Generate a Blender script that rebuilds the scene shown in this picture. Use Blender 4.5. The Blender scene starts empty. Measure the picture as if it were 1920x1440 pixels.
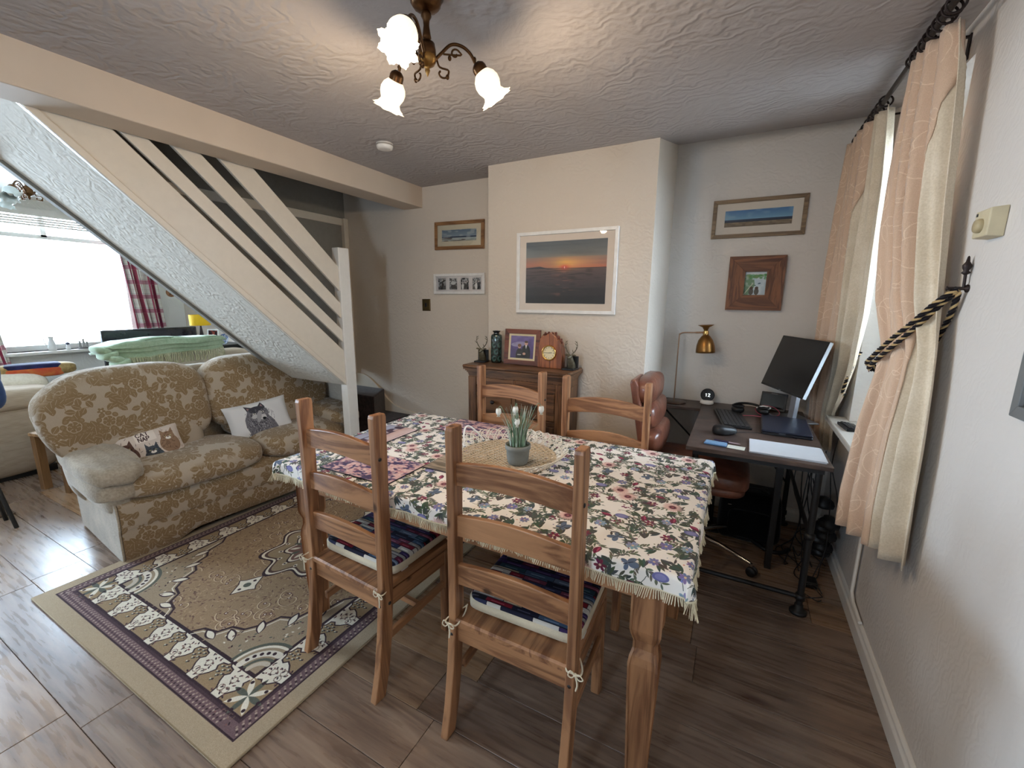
import bpy, math, random
import numpy as np
from mathutils import Vector, Matrix
random.seed(7); rng = np.random.default_rng(7)
PI = math.pi
sc = bpy.context.scene
COL = sc.collection

# ---------------------------------------------------------------- camera
cam = bpy.data.cameras.new('camera')
cam.sensor_fit = 'HORIZONTAL'; cam.sensor_width = 36.0
cam.lens = 36.0 * 796.162 / 1920.0
cam.clip_start = 0.02; cam.clip_end = 100
camo = bpy.data.objects.new('camera', cam); COL.objects.link(camo)
yaw, pitch, roll = 0.486216234, 0.192609567, 0.00918273836
fw = Vector((-math.sin(yaw)*math.cos(pitch), math.cos(yaw)*math.cos(pitch), -math.sin(pitch)))
r0 = Vector((math.cos(yaw), math.sin(yaw), 0)); u0 = r0.cross(fw)
rr = math.cos(roll)*r0 + math.sin(roll)*u0; uu = -math.sin(roll)*r0 + math.cos(roll)*u0
M = Matrix((rr, uu, -fw)).transposed().to_4x4(); M.translation = Vector((0, 0, 1.45))
camo.matrix_world = M
sc.camera = camo

# ---------------------------------------------------------------- world, exposure
sc.view_settings.view_transform = 'Standard'; sc.view_settings.look = 'None'
sc.view_settings.gamma = 1.0; sc.view_settings.use_curve_mapping = False
sc.view_settings.exposure = 0.5
wd = bpy.data.worlds.new('sky'); sc.world = wd; wd.use_nodes = True
wb = wd.node_tree.nodes['Background']
wb.inputs['Color'].default_value = (0.62, 0.80, 1.0, 1); wb.inputs['Strength'].default_value = 30.0
sc.cycles.max_bounces = 8; sc.cycles.diffuse_bounces = 5; sc.cycles.glossy_bounces = 4
sc.cycles.transparent_max_bounces = 12
sc.cycles.sample_clamp_indirect = 6.0
sc.cycles.use_denoising = True
LIGHTS = []
def portal(loc, rot, sx, sy):
    l = bpy.data.lights.new('window_portal', 'AREA'); l.shape = 'RECTANGLE'; l.size = sx; l.size_y = sy
    l.cycles.is_portal = True
    o = bpy.data.objects.new('window_portal', l); o.location = loc; o.rotation_euler = rot; COL.objects.link(o)
portal((0.80, 2.515, 1.53), (0, PI/2, 0), 1.46, 0.83)        # daylight through the dining room window
portal((-6.09, 1.80, 1.60), (0, -PI/2, 0), 1.34, 1.1)       # daylight through the front room window
portal((-1.05, -1.69, 1.55), (PI/2, 0, 0), .44, .8)        # sky light through the fill window added behind the camera
portal((-6.09, -0.30, 1.60), (0, -PI/2, 0), 1.34, 2.0)      # sky light through the added, unseen front room window

# ---------------------------------------------------------------- mesh helpers
class MB:
    def __init__(s): s.v = []; s.f = []; s.m = []; s.uv = []; s.smooth = []
    def add(s, vs, fs, mi=0, uvs=None, smooth=False, T=None):
        b = len(s.v)
        if T is not None: vs = [tuple(T @ Vector(v)) for v in vs]
        s.v += [tuple(v) for v in vs]
        for k, f in enumerate(fs):
            s.f.append([b+i for i in f]); s.m.append(mi); s.smooth.append(smooth)
            s.uv.append(uvs[k] if uvs else None)
        return s
    def box(s, x0, x1, y0, y1, z0, z1, mi=0, T=None, bev=0.0):
        if bev <= 0:
            vs = [(x0,y0,z0),(x1,y0,z0),(x1,y1,z0),(x0,y1,z0),(x0,y0,z1),(x1,y0,z1),(x1,y1,z1),(x0,y1,z1)]
            fs = [(3,2,1,0),(4,5,6,7),(0,1,5,4),(1,2,6,5),(2,3,7,6),(3,0,4,7)]
            return s.add(vs, fs, mi, T=T)
        b = min(bev, (x1-x0)/2.01, (y1-y0)/2.01, (z1-z0)/2.01)
        vs = []; idx = {}
        X, Y, Z = (x0, x1), (y0, y1), (z0, z1)
        for i in (0,1):
            for j in (0,1):
                for k in (0,1):
                    sx, sy, sz = (1,-1)[i], (1,-1)[j], (1,-1)[k]
                    idx[i,j,k,'x'] = len(vs); vs.append((X[i], Y[j]+sy*b, Z[k]+sz*b))
                    idx[i,j,k,'y'] = len(vs); vs.append((X[i]+sx*b, Y[j], Z[k]+sz*b))
                    idx[i,j,k,'z'] = len(vs); vs.append((X[i]+sx*b, Y[j]+sy*b, Z[k]))
        fs = []
        for i in (0,1): fs.append([idx[i,0,0,'x'], idx[i,1,0,'x'], idx[i,1,1,'x'], idx[i,0,1,'x']][::(-1 if i==0 else 1)])
        for j in (0,1): fs.append([idx[0,j,0,'y'], idx[1,j,0,'y'], idx[1,j,1,'y'], idx[0,j,1,'y']][::(1 if j==0 else -1)])
        for k in (0,1): fs.append([idx[0,0,k,'z'], idx[1,0,k,'z'], idx[1,1,k,'z'], idx[0,1,k,'z']][::(-1 if k==0 else 1)])
        for i in (0,1):
            for j in (0,1): fs.append([idx[i,j,0,'x'], idx[i,j,0,'y'], idx[i,j,1,'y'], idx[i,j,1,'x']])
        for i in (0,1):
            for k in (0,1): fs.append([idx[i,0,k,'x'], idx[i,0,k,'z'], idx[i,1,k,'z'], idx[i,1,k,'x']])
        for j in (0,1):
            for k in (0,1): fs.append([idx[0,j,k,'y'], idx[0,j,k,'z'], idx[1,j,k,'z'], idx[1,j,k,'y']])
        for i in (0,1):
            for j in (0,1):
                for k in (0,1): fs.append([idx[i,j,k,'x'], idx[i,j,k,'y'], idx[i,j,k,'z']])
        return s.add(vs, fs, mi, T=T)
    def prism(s, pts, a, b, axis='x', mi=0, T=None, smooth=False):
        """extrude a 2D outline; axis x: pts=(y,z), y: (x,z), z: (x,y)"""
        def P(p, t): return {'x': (t,p[0],p[1]), 'y': (p[0],t,p[1]), 'z': (p[0],p[1],t)}[axis]
        n = len(pts); vs = [P(p,a) for p in pts]+[P(p,b) for p in pts]
        fs = [list(range(n))[::-1], list(range(n,2*n))]
        side = [(i,(i+1)%n,n+(i+1)%n,n+i) for i in range(n)]
        if smooth: s.add(vs, fs, mi, T=T); s.add(vs, side, mi, T=T, smooth=True)
        else: s.add(vs, fs+side, mi, T=T)
        return s
    def tube(s, pts, r, n=8, mi=0, T=None, cap=True, closed=False, twist=None):
        P = [Vector(p) for p in pts]; m = len(P)
        R = r if isinstance(r, (list, tuple, np.ndarray)) else [r]*m
        vs = []; up = None
        for i in range(m):
            if closed: t = P[(i+1)%m]-P[i-1]
            else: t = P[min(i+1,m-1)]-P[max(i-1,0)]
            t = t.normalized() if t.length > 1e-9 else Vector((0,0,1))
            if up is None:
                up = Vector((0,0,1)) if abs(t.z) < .9 else Vector((1,0,0))
            a = (up - t*up.dot(t))
            a = a.normalized() if a.length > 1e-6 else t.orthogonal().normalized()
            b = t.cross(a); up = a
            for k in range(n):
                th = 2*PI*k/n
                vs.append(tuple(P[i]+float(R[i])*(math.cos(th)*a+math.sin(th)*b)))
        fs = []
        for i in range(m if closed else m-1):
            j = (i+1) % m
            for k in range(n):
                fs.append((i*n+k, i*n+(k+1)%n, j*n+(k+1)%n, j*n+k))
        s.add(vs, fs, mi, smooth=True, T=T)
        if cap and not closed:
            s.add(vs[:n], [list(range(n))[::-1]], mi, T=T); s.add(vs[-n:], [list(range(n))], mi, T=T)
        return s
    def lathe(s, prof, n=24, c=(0,0,0), mi=0, T=None, cap=False, smooth=True, rmod=None):
        """prof = [(r,z)...]"""
        vs = []
        for (r,z) in prof:
            for k in range(n):
                th = 2*PI*k/n; q = r*(rmod(th,z) if rmod else 1)
                vs.append((c[0]+q*math.cos(th), c[1]+q*math.sin(th), c[2]+z))
        fs = []
        for i in range(len(prof)-1):
            for k in range(n): fs.append((i*n+k, i*n+(k+1)%n, (i+1)*n+(k+1)%n, (i+1)*n+k))
        s.add(vs, fs, mi, smooth=smooth, T=T)
        if cap:
            s.add(vs[:n], [list(range(n))[::-1]], mi, T=T); s.add(vs[-n:], [list(range(n))], mi, T=T)
        return s
    def grid(s, fn, nu, nv, mi=0, uvfn=None, smooth=True, closeu=False, T=None, flip=False):
        vs = [fn(i/(nu if closeu else nu-1), j/(nv-1)) for i in range(nu) for j in range(nv)]
        fs = []; uvs = []
        for i in range(nu if closeu else nu-1):
            for j in range(nv-1):
                q = [i*nv+j, ((i+1)%nu)*nv+j, ((i+1)%nu)*nv+j+1, i*nv+j+1]
                uv = [(i,j),(i+1,j),(i+1,j+1),(i,j+1)]
                if flip: q = q[::-1]; uv = uv[::-1]
                fs.append(q)
                uvs.append([uvfn(a/(nu if closeu else nu-1), b/(nv-1)) for a,b in uv] if uvfn else None)
        return s.add(vs, fs, mi, uvs, smooth, T)
    def ell(s, c, r, n=16, m=10, p=1.0, mi=0, T=None, fn=None):
        """superellipsoid (p<1 = boxier)"""
        def sg(a, e): return math.copysign(abs(a)**e, a)
        def f(u, v):
            th = 2*PI*u; ph = -PI/2+PI*v
            x = sg(math.cos(ph),p)*sg(math.cos(th),p); y = sg(math.cos(ph),p)*sg(math.sin(th),p); z = sg(math.sin(ph),p)
            if fn: x, y, z = fn(x, y, z)
            return (c[0]+r[0]*x, c[1]+r[1]*y, c[2]+r[2]*z)
        return s.grid(f, n, m, mi, closeu=True, T=T)
    def build(s, name, mats, parent=None, loc=None, rot=None, bevel=0, subsurf=0, auto=False):
        me = bpy.data.meshes.new(name)
        me.from_pydata(s.v, [], s.f); 
        if not isinstance(mats, (list, tuple)): mats = [mats]
        for m in mats: me.materials.append(m)
        me.polygons.foreach_set('material_index', s.m)
        me.polygons.foreach_set('use_smooth', s.smooth)
        if any(u is not None for u in s.uv):
            L = me.uv_layers.new(name='uv').data; k = 0
            for f, u in zip(s.f, s.uv):
                for q in range(len(f)):
                    if u is not None: L[k].uv = u[q]
                    k += 1
        me.validate(); me.update()
        o = bpy.data.objects.new(name, me); COL.objects.link(o)
        if loc is not None: o.location = loc
        if rot is not None: o.rotation_euler = rot
        if parent is not None: o.parent = parent
        if bevel:
            b = o.modifiers.new('bevel', 'BEVEL'); b.width = bevel; b.segments = 2; b.limit_method = 'ANGLE'; b.angle_limit = .6
        if subsurf:
            b = o.modifiers.new('subsurf', 'SUBSURF'); b.levels = subsurf; b.render_levels = subsurf
        return o

def thing(name, label, cat, loc=(0,0,0), rz=0, group=None, rot=None):
    o = bpy.data.objects.new(name, None); COL.objects.link(o)
    o.empty_display_size = 0.05; o.location = loc; o.rotation_euler = rot if rot else (0,0,rz)
    o['label'] = label; o['category'] = cat
    if group: o['group'] = group
    return o
def tag(o, label, cat, group=None):
    o['label'] = label; o['category'] = cat
    if group: o['group'] = group
    return o
def struct(o): o['kind'] = 'structure'; return o
def sempty(name, loc=(0,0,0)):
    o = bpy.data.objects.new(name, None); COL.objects.link(o); o.location = loc; o['kind'] = 'structure'; return o
def copy_tree(o, parent=None):
    c = o.copy(); COL.objects.link(c)
    if parent is not None: c.parent = parent
    for ch in list(o.children): copy_tree(ch, c)
    return c
def TR(loc=(0,0,0), rx=0, ry=0, rz=0, s=1):
    return Matrix.Translation(loc) @ Matrix.Rotation(rz,4,'Z') @ Matrix.Rotation(ry,4,'Y') @ Matrix.Rotation(rx,4,'X') @ Matrix.Scale(s,4)
def lerp(a,b,t): return a+(b-a)*t
def interp(x, xs, ys): return float(np.interp(x, xs, ys))
def smooth_path(pts, k=6):
    """Catmull-Rom through pts"""
    P = [np.array(p, float) for p in pts]; P = [2*P[0]-P[1]]+P+[2*P[-1]-P[-2]]; out = []
    for i in range(1, len(P)-2):
        for j in range(k):
            t = j/k
            out.append(0.5*((2*P[i])+(P[i+1]-P[i-1])*t+(2*P[i-1]-5*P[i]+4*P[i+1]-P[i+2])*t*t+(3*P[i]-P[i-1]-3*P[i+1]+P[i+2])*t**3))
    out.append(P[-2]); return [tuple(o) for o in out]

# ---------------------------------------------------------------- materials
def srgb(c):
    c = [x/255.0 for x in c]
    return tuple([x/12.92 if x <= .04045 else ((x+.055)/1.055)**2.4 for x in c]+[1.0])
class NT:
    def __init__(s, name, rough=.6, metal=0, spec=.5):
        s.mat = bpy.data.materials.new(name); s.mat.use_nodes = True
        s.t = s.mat.node_tree; s.b = s.t.nodes['Principled BSDF']
        s.b.inputs['Roughness'].default_value = rough; s.b.inputs['Metallic'].default_value = metal
        s.b.inputs['Specular IOR Level'].default_value = spec
        s._co = None
    def n(s, ty, **kw):
        nd = s.t.nodes.new(ty)
        for k, v in kw.items():
            if k in nd.inputs: nd.inputs[k].default_value = v
            else: setattr(nd, k, v)
        return nd
    def link(s, a, b): s.t.links.new(a, b)
    def co(s, scale=(1,1,1), kind='Object', rot=(0,0,0), loc=(0,0,0)):
        if s._co is None: s._co = s.n('ShaderNodeTexCoord')
        m = s.n('ShaderNodeMapping'); m.inputs['Scale'].default_value = scale
        m.inputs['Rotation'].default_value = rot; m.inputs['Location'].default_value = loc
        s.link(s._co.outputs[kind], m.inputs['Vector']); return m.outputs[0]
    def noise(s, vec, scale=5, detail=4, rough=.5, dist=0):
        nd = s.n('ShaderNodeTexNoise'); nd.inputs['Scale'].default_value = scale; nd.inputs['Detail'].default_value = detail
        nd.inputs['Roughness'].default_value = rough; nd.inputs['Distortion'].default_value = dist
        s.link(vec, nd.inputs['Vector']); return nd.outputs['Fac']
    def ramp(s, fac, stops, interp='LINEAR'):
        r = s.n('ShaderNodeValToRGB'); r.color_ramp.interpolation = interp
        el = r.color_ramp.elements
        while len(el) < len(stops): el.new(0.5)
        for e, (p, c) in zip(el, stops): e.position = p; e.color = c
        s.link(fac, r.inputs[0]); return r.outputs[0]
    def mix(s, fac, a, b, mode='MIX'):
        m = s.n('ShaderNodeMix'); m.data_type = 'RGBA'; m.blend_type = mode
        for sock, v in ((m.inputs[0], fac), (m.inputs[6], a), (m.inputs[7], b)):
            if hasattr(v, 'is_output') or isinstance(v, bpy.types.NodeSocket): s.link(v, sock)
            else: sock.default_value = v
        return m.outputs[2]
    def math(s, op, a, b=0):
        m = s.n('ShaderNodeMath'); m.operation = op
        for sock, v in ((m.inputs[0], a), (m.inputs[1], b)):
            if isinstance(v, bpy.types.NodeSocket): s.link(v, sock)
            else: sock.default_value = v
        return m.outputs[0]
    def color(s, c):
        if isinstance(c, bpy.types.NodeSocket): s.link(c, s.b.inputs['Base Color'])
        else: s.b.inputs['Base Color'].default_value = c
    def bump(s, h, strength=.3, dist=.01):
        b = s.n('ShaderNodeBump'); b.inputs['Strength'].default_value = strength; b.inputs['Distance'].default_value = dist
        s.link(h, b.inputs['Height'])
        if s.b.inputs['Normal'].is_linked: s.link(s.b.inputs['Normal'].links[0].from_socket, b.inputs['Normal'])
        s.link(b.outputs[0], s.b.inputs['Normal'])
def plain(name, c, rough=.6, metal=0, spec=.5, var=.06, scale=30, bump=0, coat=0):
    t = NT(name, rough, metal, spec); c = srgb(c)
    v = t.noise(t.co(), scale, 3)
    d = tuple([x*(1-var) for x in c[:3]]+[1]); l = tuple([min(1,x*(1+var)) for x in c[:3]]+[1])
    t.color(t.ramp(v, [(.3,d),(.7,l)]))
    if bump: t.bump(v, bump, .004)
    if coat: t.b.inputs['Coat Weight'].default_value = coat
    return t.mat
def wood(name, light, dark, axis='z', rough=.45, scale=1.0, contrast=1.0, knots=True, coat=0, bump=.08):
    t = NT(name, rough); i = 'xyz'.index(axis)
    sc_ = [9*scale]*3; sc_[i] = .7*scale
    oi = t.n('ShaderNodeObjectInfo')
    co = t.co(tuple(sc_))
    off = t.n('ShaderNodeVectorMath'); off.operation = 'ADD'
    mul = t.math('MULTIPLY', oi.outputs['Random'], 40.0)
    comb = t.n('ShaderNodeCombineXYZ'); t.link(mul, comb.inputs[0]); t.link(mul, comb.inputs[1]); t.link(mul, comb.inputs[2])
    t.link(co, off.inputs[0]); t.link(comb.outputs[0], off.inputs[1]); v = off.outputs[0]
    g1 = t.noise(v, 1.0, 6, .6, 1.2)
    g2 = t.noise(v, 5.0, 3, .6, .3)
    L, D = srgb(light), srgb(dark)
    w = t.n('ShaderNodeMath'); w.operation = 'SINE'; mm = t.math('MULTIPLY', g1, 38.0*contrast); t.link(mm, w.inputs[0])
    rings = t.math('MULTIPLY_ADD', w.outputs[0], .5); t.t.nodes[-1].inputs[2].default_value = .5
    f = t.math('ADD', t.math('MULTIPLY', rings, .45), t.math('MULTIPLY', g2, .55))
    c = t.ramp(f, [(.22, D), (.5, tuple(lerp(D[k], L[k], .65) for k in range(3))+(1,)), (.8, L)])
    if knots:
        sk = [2.2*scale]*3; sk[i] = 1.4*scale
        vv = t.n('ShaderNodeTexVoronoi'); vv.inputs['Scale'].default_value = 2.6
        o2 = t.n('ShaderNodeVectorMath'); o2.operation = 'ADD'; t.link(t.co(tuple(sk)), o2.inputs[0]); t.link(comb.outputs[0], o2.inputs[1]); t.link(o2.outputs[0], vv.inputs['Vector'])
        k = t.ramp(vv.outputs['Distance'], [(.035, (1,1,1,1)), (.085, (0,0,0,1))])
        c = t.mix(k, c, tuple([x*.35 for x in D[:3]]+[1]))
    t.color(c)
    t.bump(f, bump, .004)
    if coat: t.b.inputs['Coat Weight'].default_value = coat; t.b.inputs['Coat Roughness'].default_value = .25
    return t.mat
def plaster(name, c, strength=.5, scale=3.0, dist=3.0, var=.05, fine=.15):
    t = NT(name, .85, 0, .25); c = srgb(c); co = t.co()
    a = t.noise(co, scale, 3, .55, dist)
    w = t.n('ShaderNodeTexWave'); w.wave_type = 'RINGS'; w.inputs['Scale'].default_value = scale*1.6; w.inputs['Distortion'].default_value = 14
    w.inputs['Detail'].default_value = 2.5; w.inputs['Detail Scale'].default_value = 1.3; t.link(co, w.inputs['Vector'])
    msk = t.ramp(t.noise(co, scale*.8, 2), [(.36, (.1,.1,.1,1)), (.56, (1,1,1,1))])
    h = t.math('MULTIPLY', w.outputs['Fac'], msk)
    h2 = t.math('ADD', h, t.math('MULTIPLY', a, 1.1))
    h3 = t.math('ADD', h2, t.math('MULTIPLY', t.noise(co, 90, 2), fine))
    v = t.noise(co, 1.3, 3)
    t.color(t.ramp(v, [(.3, tuple([x*(1-var) for x in c[:3]]+[1])), (.7, c)]))
    t.bump(h3, strength, .012)
    return t.mat
def fabric(name, c, c2=None, scale=400, rough=.95, bump=.3, sheen=.2, var=.12):
    t = NT(name, rough, 0, .1); c = srgb(c); c2 = srgb(c2) if c2 else tuple([x*(1-var) for x in c[:3]]+[1])
    v = t.noise(t.co(), scale*.6, 2); v2 = t.noise(t.co(), 9, 3)
    t.color(t.ramp(t.math('ADD', t.math('MULTIPLY', v, .5), t.math('MULTIPLY', v2, .5)), [(.35, c2), (.65, c)]))
    t.b.inputs['Sheen Weight'].default_value = sheen
    t.bump(v, bump, .002)
    return t.mat
def emissive(name, c, strength):
    t = NT(name, .4); t.color(srgb(c)); t.b.inputs['Emission Color'].default_value = srgb(c); t.b.inputs['Emission Strength'].default_value = strength
    return t.mat
def glass_thin(name, tint=(1,1,1,1), rough=.02):
    m = bpy.data.materials.new(name); m.use_nodes = True; t = m.node_tree; t.nodes.clear()
    out = t.nodes.new('ShaderNodeOutputMaterial'); tr = t.nodes.new('ShaderNodeBsdfTransparent'); gl = t.nodes.new('ShaderNodeBsdfGlossy')
    tr.inputs[0].default_value = tint; gl.inputs['Roughness'].default_value = rough
    fr = t.nodes.new('ShaderNodeFresnel'); fr.inputs[0].default_value = 1.45; mx = t.nodes.new('ShaderNodeMixShader')
    t.links.new(fr.outputs[0], mx.inputs[0]); t.links.new(tr.outputs[0], mx.inputs[1]); t.links.new(gl.outputs[0], mx.inputs[2]); t.links.new(mx.outputs[0], out.inputs[0])
    return m

# ---------------------------------------------------------------- flat prints drawn as pixels (fabric prints, rug pile colours, pictures)
class Canvas:
    """a small rasteriser in real units: width W x height H, px pixels per unit; wraps round when tile=True"""
    def __init__(s, W, H, ppu, bg, tile=False):
        s.w, s.h, s.k, s.tile = int(round(W*ppu)), int(round(H*ppu)), ppu, tile
        s.a = np.empty((s.h, s.w, 3), np.float32); s.a[:] = np.array(bg, np.float32)/255
    def _win(s, x0, x1, y0, y1):
        i0, i1 = int(math.floor(x0*s.k))-1, int(math.ceil(x1*s.k))+2
        j0, j1 = int(math.floor(y0*s.k))-1, int(math.ceil(y1*s.k))+2
        if not s.tile:
            i0, j0, i1, j1 = max(i0,0), max(j0,0), min(i1,s.w), min(j1,s.h)
        if i1 <= i0 or j1 <= j0: return None
        I = np.arange(i0,i1); J = np.arange(j0,j1)
        X, Y = np.meshgrid((I+.5)/s.k, (J+.5)/s.k)
        return np.ix_(J % s.h, I % s.w), X, Y
    def _put(s, ix, m, c, al=1.0):
        m = (m*al)[..., None]; s.a[ix] = s.a[ix]*(1-m)+np.array(c, np.float32)/255*m
    def ell(s, cx, cy, rx, ry=None, rot=0, c=(0,0,0), al=1, point=0):
        ry = ry or rx; R = max(rx, ry)
        w = s._win(cx-R, cx+R, cy-R, cy+R)
        if w is None: return
        ix, X, Y = w; X = X-cx; Y = Y-cy; cr, sr = math.cos(rot), math.sin(rot)
        u = X*cr+Y*sr; v = -X*sr+Y*cr
        if point: d = np.abs(v)/ry - np.clip(1-np.abs(u/rx)**point, 0, 1); d = np.where(np.abs(u) > rx, 1, d); sd = d*ry
        else: sd = (np.sqrt((u/rx)**2+(v/ry)**2)-1)*min(rx, ry)
        s._put(ix, np.clip(.5-sd*s.k, 0, 1), c, al)
    def leaf(s, x, y, ang, L, W, c, al=1):
        s.ell(x+math.cos(ang)*L/2, y+math.sin(ang)*L/2, L/2, W/2, ang, c, al, point=2)
    def line(s, pts, w, c, al=1, w2=None):
        n = len(pts)-1
        for i in range(n):
            (x0,y0),(x1,y1) = pts[i], pts[i+1]; r = (w if w2 is None else lerp(w,w2,i/max(1,n-1)))/2
            q = s._win(min(x0,x1)-r, max(x0,x1)+r, min(y0,y1)-r, max(y0,y1)+r)
            if q is None: continue
            ix, X, Y = q; dx, dy = x1-x0, y1-y0; L2 = dx*dx+dy*dy+1e-12
            t = np.clip(((X-x0)*dx+(Y-y0)*dy)/L2, 0, 1)
            d = np.hypot(X-x0-t*dx, Y-y0-t*dy)-r
            s._put(ix, np.clip(.5-d*s.k, 0, 1), c, al)
    def poly(s, pts, c, al=1):
        P = np.array(pts, float); q = s._win(P[:,0].min(), P[:,0].max(), P[:,1].min(), P[:,1].max())
        if q is None: return
        ix, X, Y = q; m = np.zeros(X.shape, np.float32)
        for oy in (-.25,.25):
            for ox in (-.25,.25):
                XX = X+ox/s.k; YY = Y+oy/s.k; ins = np.zeros(X.shape, bool)
                for i in range(len(P)):
                    x0,y0 = P[i-1]; x1,y1 = P[i]
                    if y0 == y1: continue
                    cnd = (YY > min(y0,y1)) & (YY <= max(y0,y1)) & (XX < (x1-x0)*(YY-y0)/(y1-y0)+x0)
                    ins ^= cnd
                m += ins*.25
        s._put(ix, m, c, al)
    def rect(s, x0, y0, x1, y1, c, al=1): s.poly([(x0,y0),(x1,y0),(x1,y1),(x0,y1)], c, al)
    def curve(s, pts, w, c, al=1, w2=None, k=5): s.line([(p[0],p[1]) for p in smooth_path([(a,b,0) for a,b in pts], k)], w, c, al, w2)
    def grad(s, y0, y1, c0, c1):
        j0, j1 = int(y0*s.k), int(y1*s.k); t = np.linspace(0,1,max(1,j1-j0))[:,None,None]
        s.a[j0:j1] = (np.array(c0)*(1-t)+np.array(c1)*t)/255
    def noise(s, amp, seed=0, sx=1, sy=1):
        g = np.random.default_rng(seed); n = g.standard_normal((s.h//sy+2, s.w//sx+2, 1)).astype(np.float32)
        s.a += amp*np.repeat(np.repeat(n, sy, 0), sx, 1)[:s.h,:s.w]
    def soft(s, seed, nx, ny):
        """smooth 0..1 noise field"""
        g = np.random.default_rng(seed); n = g.random((ny+1, nx+1))
        X = np.linspace(0, nx, s.w, endpoint=False); Y = np.linspace(0, ny, s.h, endpoint=False)
        xi = X.astype(int); yi = Y.astype(int); fx = X-xi; fy = Y-yi; fx = fx*fx*(3-2*fx); fy = fy*fy*(3-2*fy)
        a = n[np.ix_(yi, xi)]*(1-fx)+n[np.ix_(yi, xi+1)]*fx; b = n[np.ix_(yi+1, xi)]*(1-fx)+n[np.ix_(yi+1, xi+1)]*fx
        return a*(1-fy)[:,None]+b*fy[:,None]
    def blend(s, m, c): m = m[...,None]; s.a = s.a*(1-m)+np.array(c, np.float32)/255*m
    def image(s, name):
        im = bpy.data.images.new(name, s.w, s.h, alpha=False)
        b = np.ones((s.h, s.w, 4), np.float32); b[..., :3] = np.clip(s.a, 0, 1)
        im.pixels.foreach_set(b.ravel()); im.update(); im.pack(); return im
    STR = {'C':[[(1,.8),(.7,1),(.2,.9),(0,.5),(.2,.1),(.7,0),(1,.2)]],'A':[[(0,0),(.5,1),(1,0)],[(.2,.35),(.8,.35)]],'T':[[(0,1),(1,1)],[(.5,1),(.5,0)]],
           'N':[[(0,0),(0,1),(1,0),(1,1)]],'P':[[(0,0),(0,1),(.8,.95),(.9,.7),(.7,.5),(0,.48)]],'1':[[(.2,.75),(.55,1),(.55,0)]],'2':[[(0,.75),(.2,1),(.8,1),(1,.7),(0,0),(1,0)]]}
    def text(s, txt, x, y, h, w, c, adv=1.35):
        for ch in txt:
            for st in s.STR.get(ch, []): s.line([(x+p[0]*h*.6, y+p[1]*h) for p in st], w, c)
            x += h*.6*adv if ch != ' ' else h*.45
def printed(name, im, size=(1,1), kind='flat', rough=.9, bump=.15, nscale=500, loc=(0,0,0), uv=False, rot=(0,0,0), spec=.2, coat=0, extend='REPEAT', tint=None, sheen=0):
    t = NT(name, rough, 0, spec)
    sc3 = (1/size[0], 1/size[1], 1)
    if kind == 'box': sc3 = (1/size[0],)*3
    v = t.co(sc3, 'UV' if uv else 'Object', rot, loc) if not uv else t.co((1/size[0], 1/size[1], 1), 'UV', loc=loc)
    im_ = t.n('ShaderNodeTexImage'); im_.image = im; im_.extension = extend
    if kind == 'box': im_.projection = 'BOX'; im_.projection_blend = .25
    t.link(v, im_.inputs[0]); c = im_.outputs[0]
    if tint: c = t.mix(1.0, c, tint, 'MULTIPLY')
    t.color(c)
    if bump: t.bump(t.noise(t.co(), nscale, 2), bump, .002)
    if coat: t.b.inputs['Coat Weight'].default_value = coat; t.b.inputs['Coat Roughness'].default_value = .03
    if sheen: t.b.inputs['Sheen Weight'].default_value = sheen
    return t.mat
def jit(g, c, a=12): return tuple(float(x+g.uniform(-a,a)) for x in c)

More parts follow.
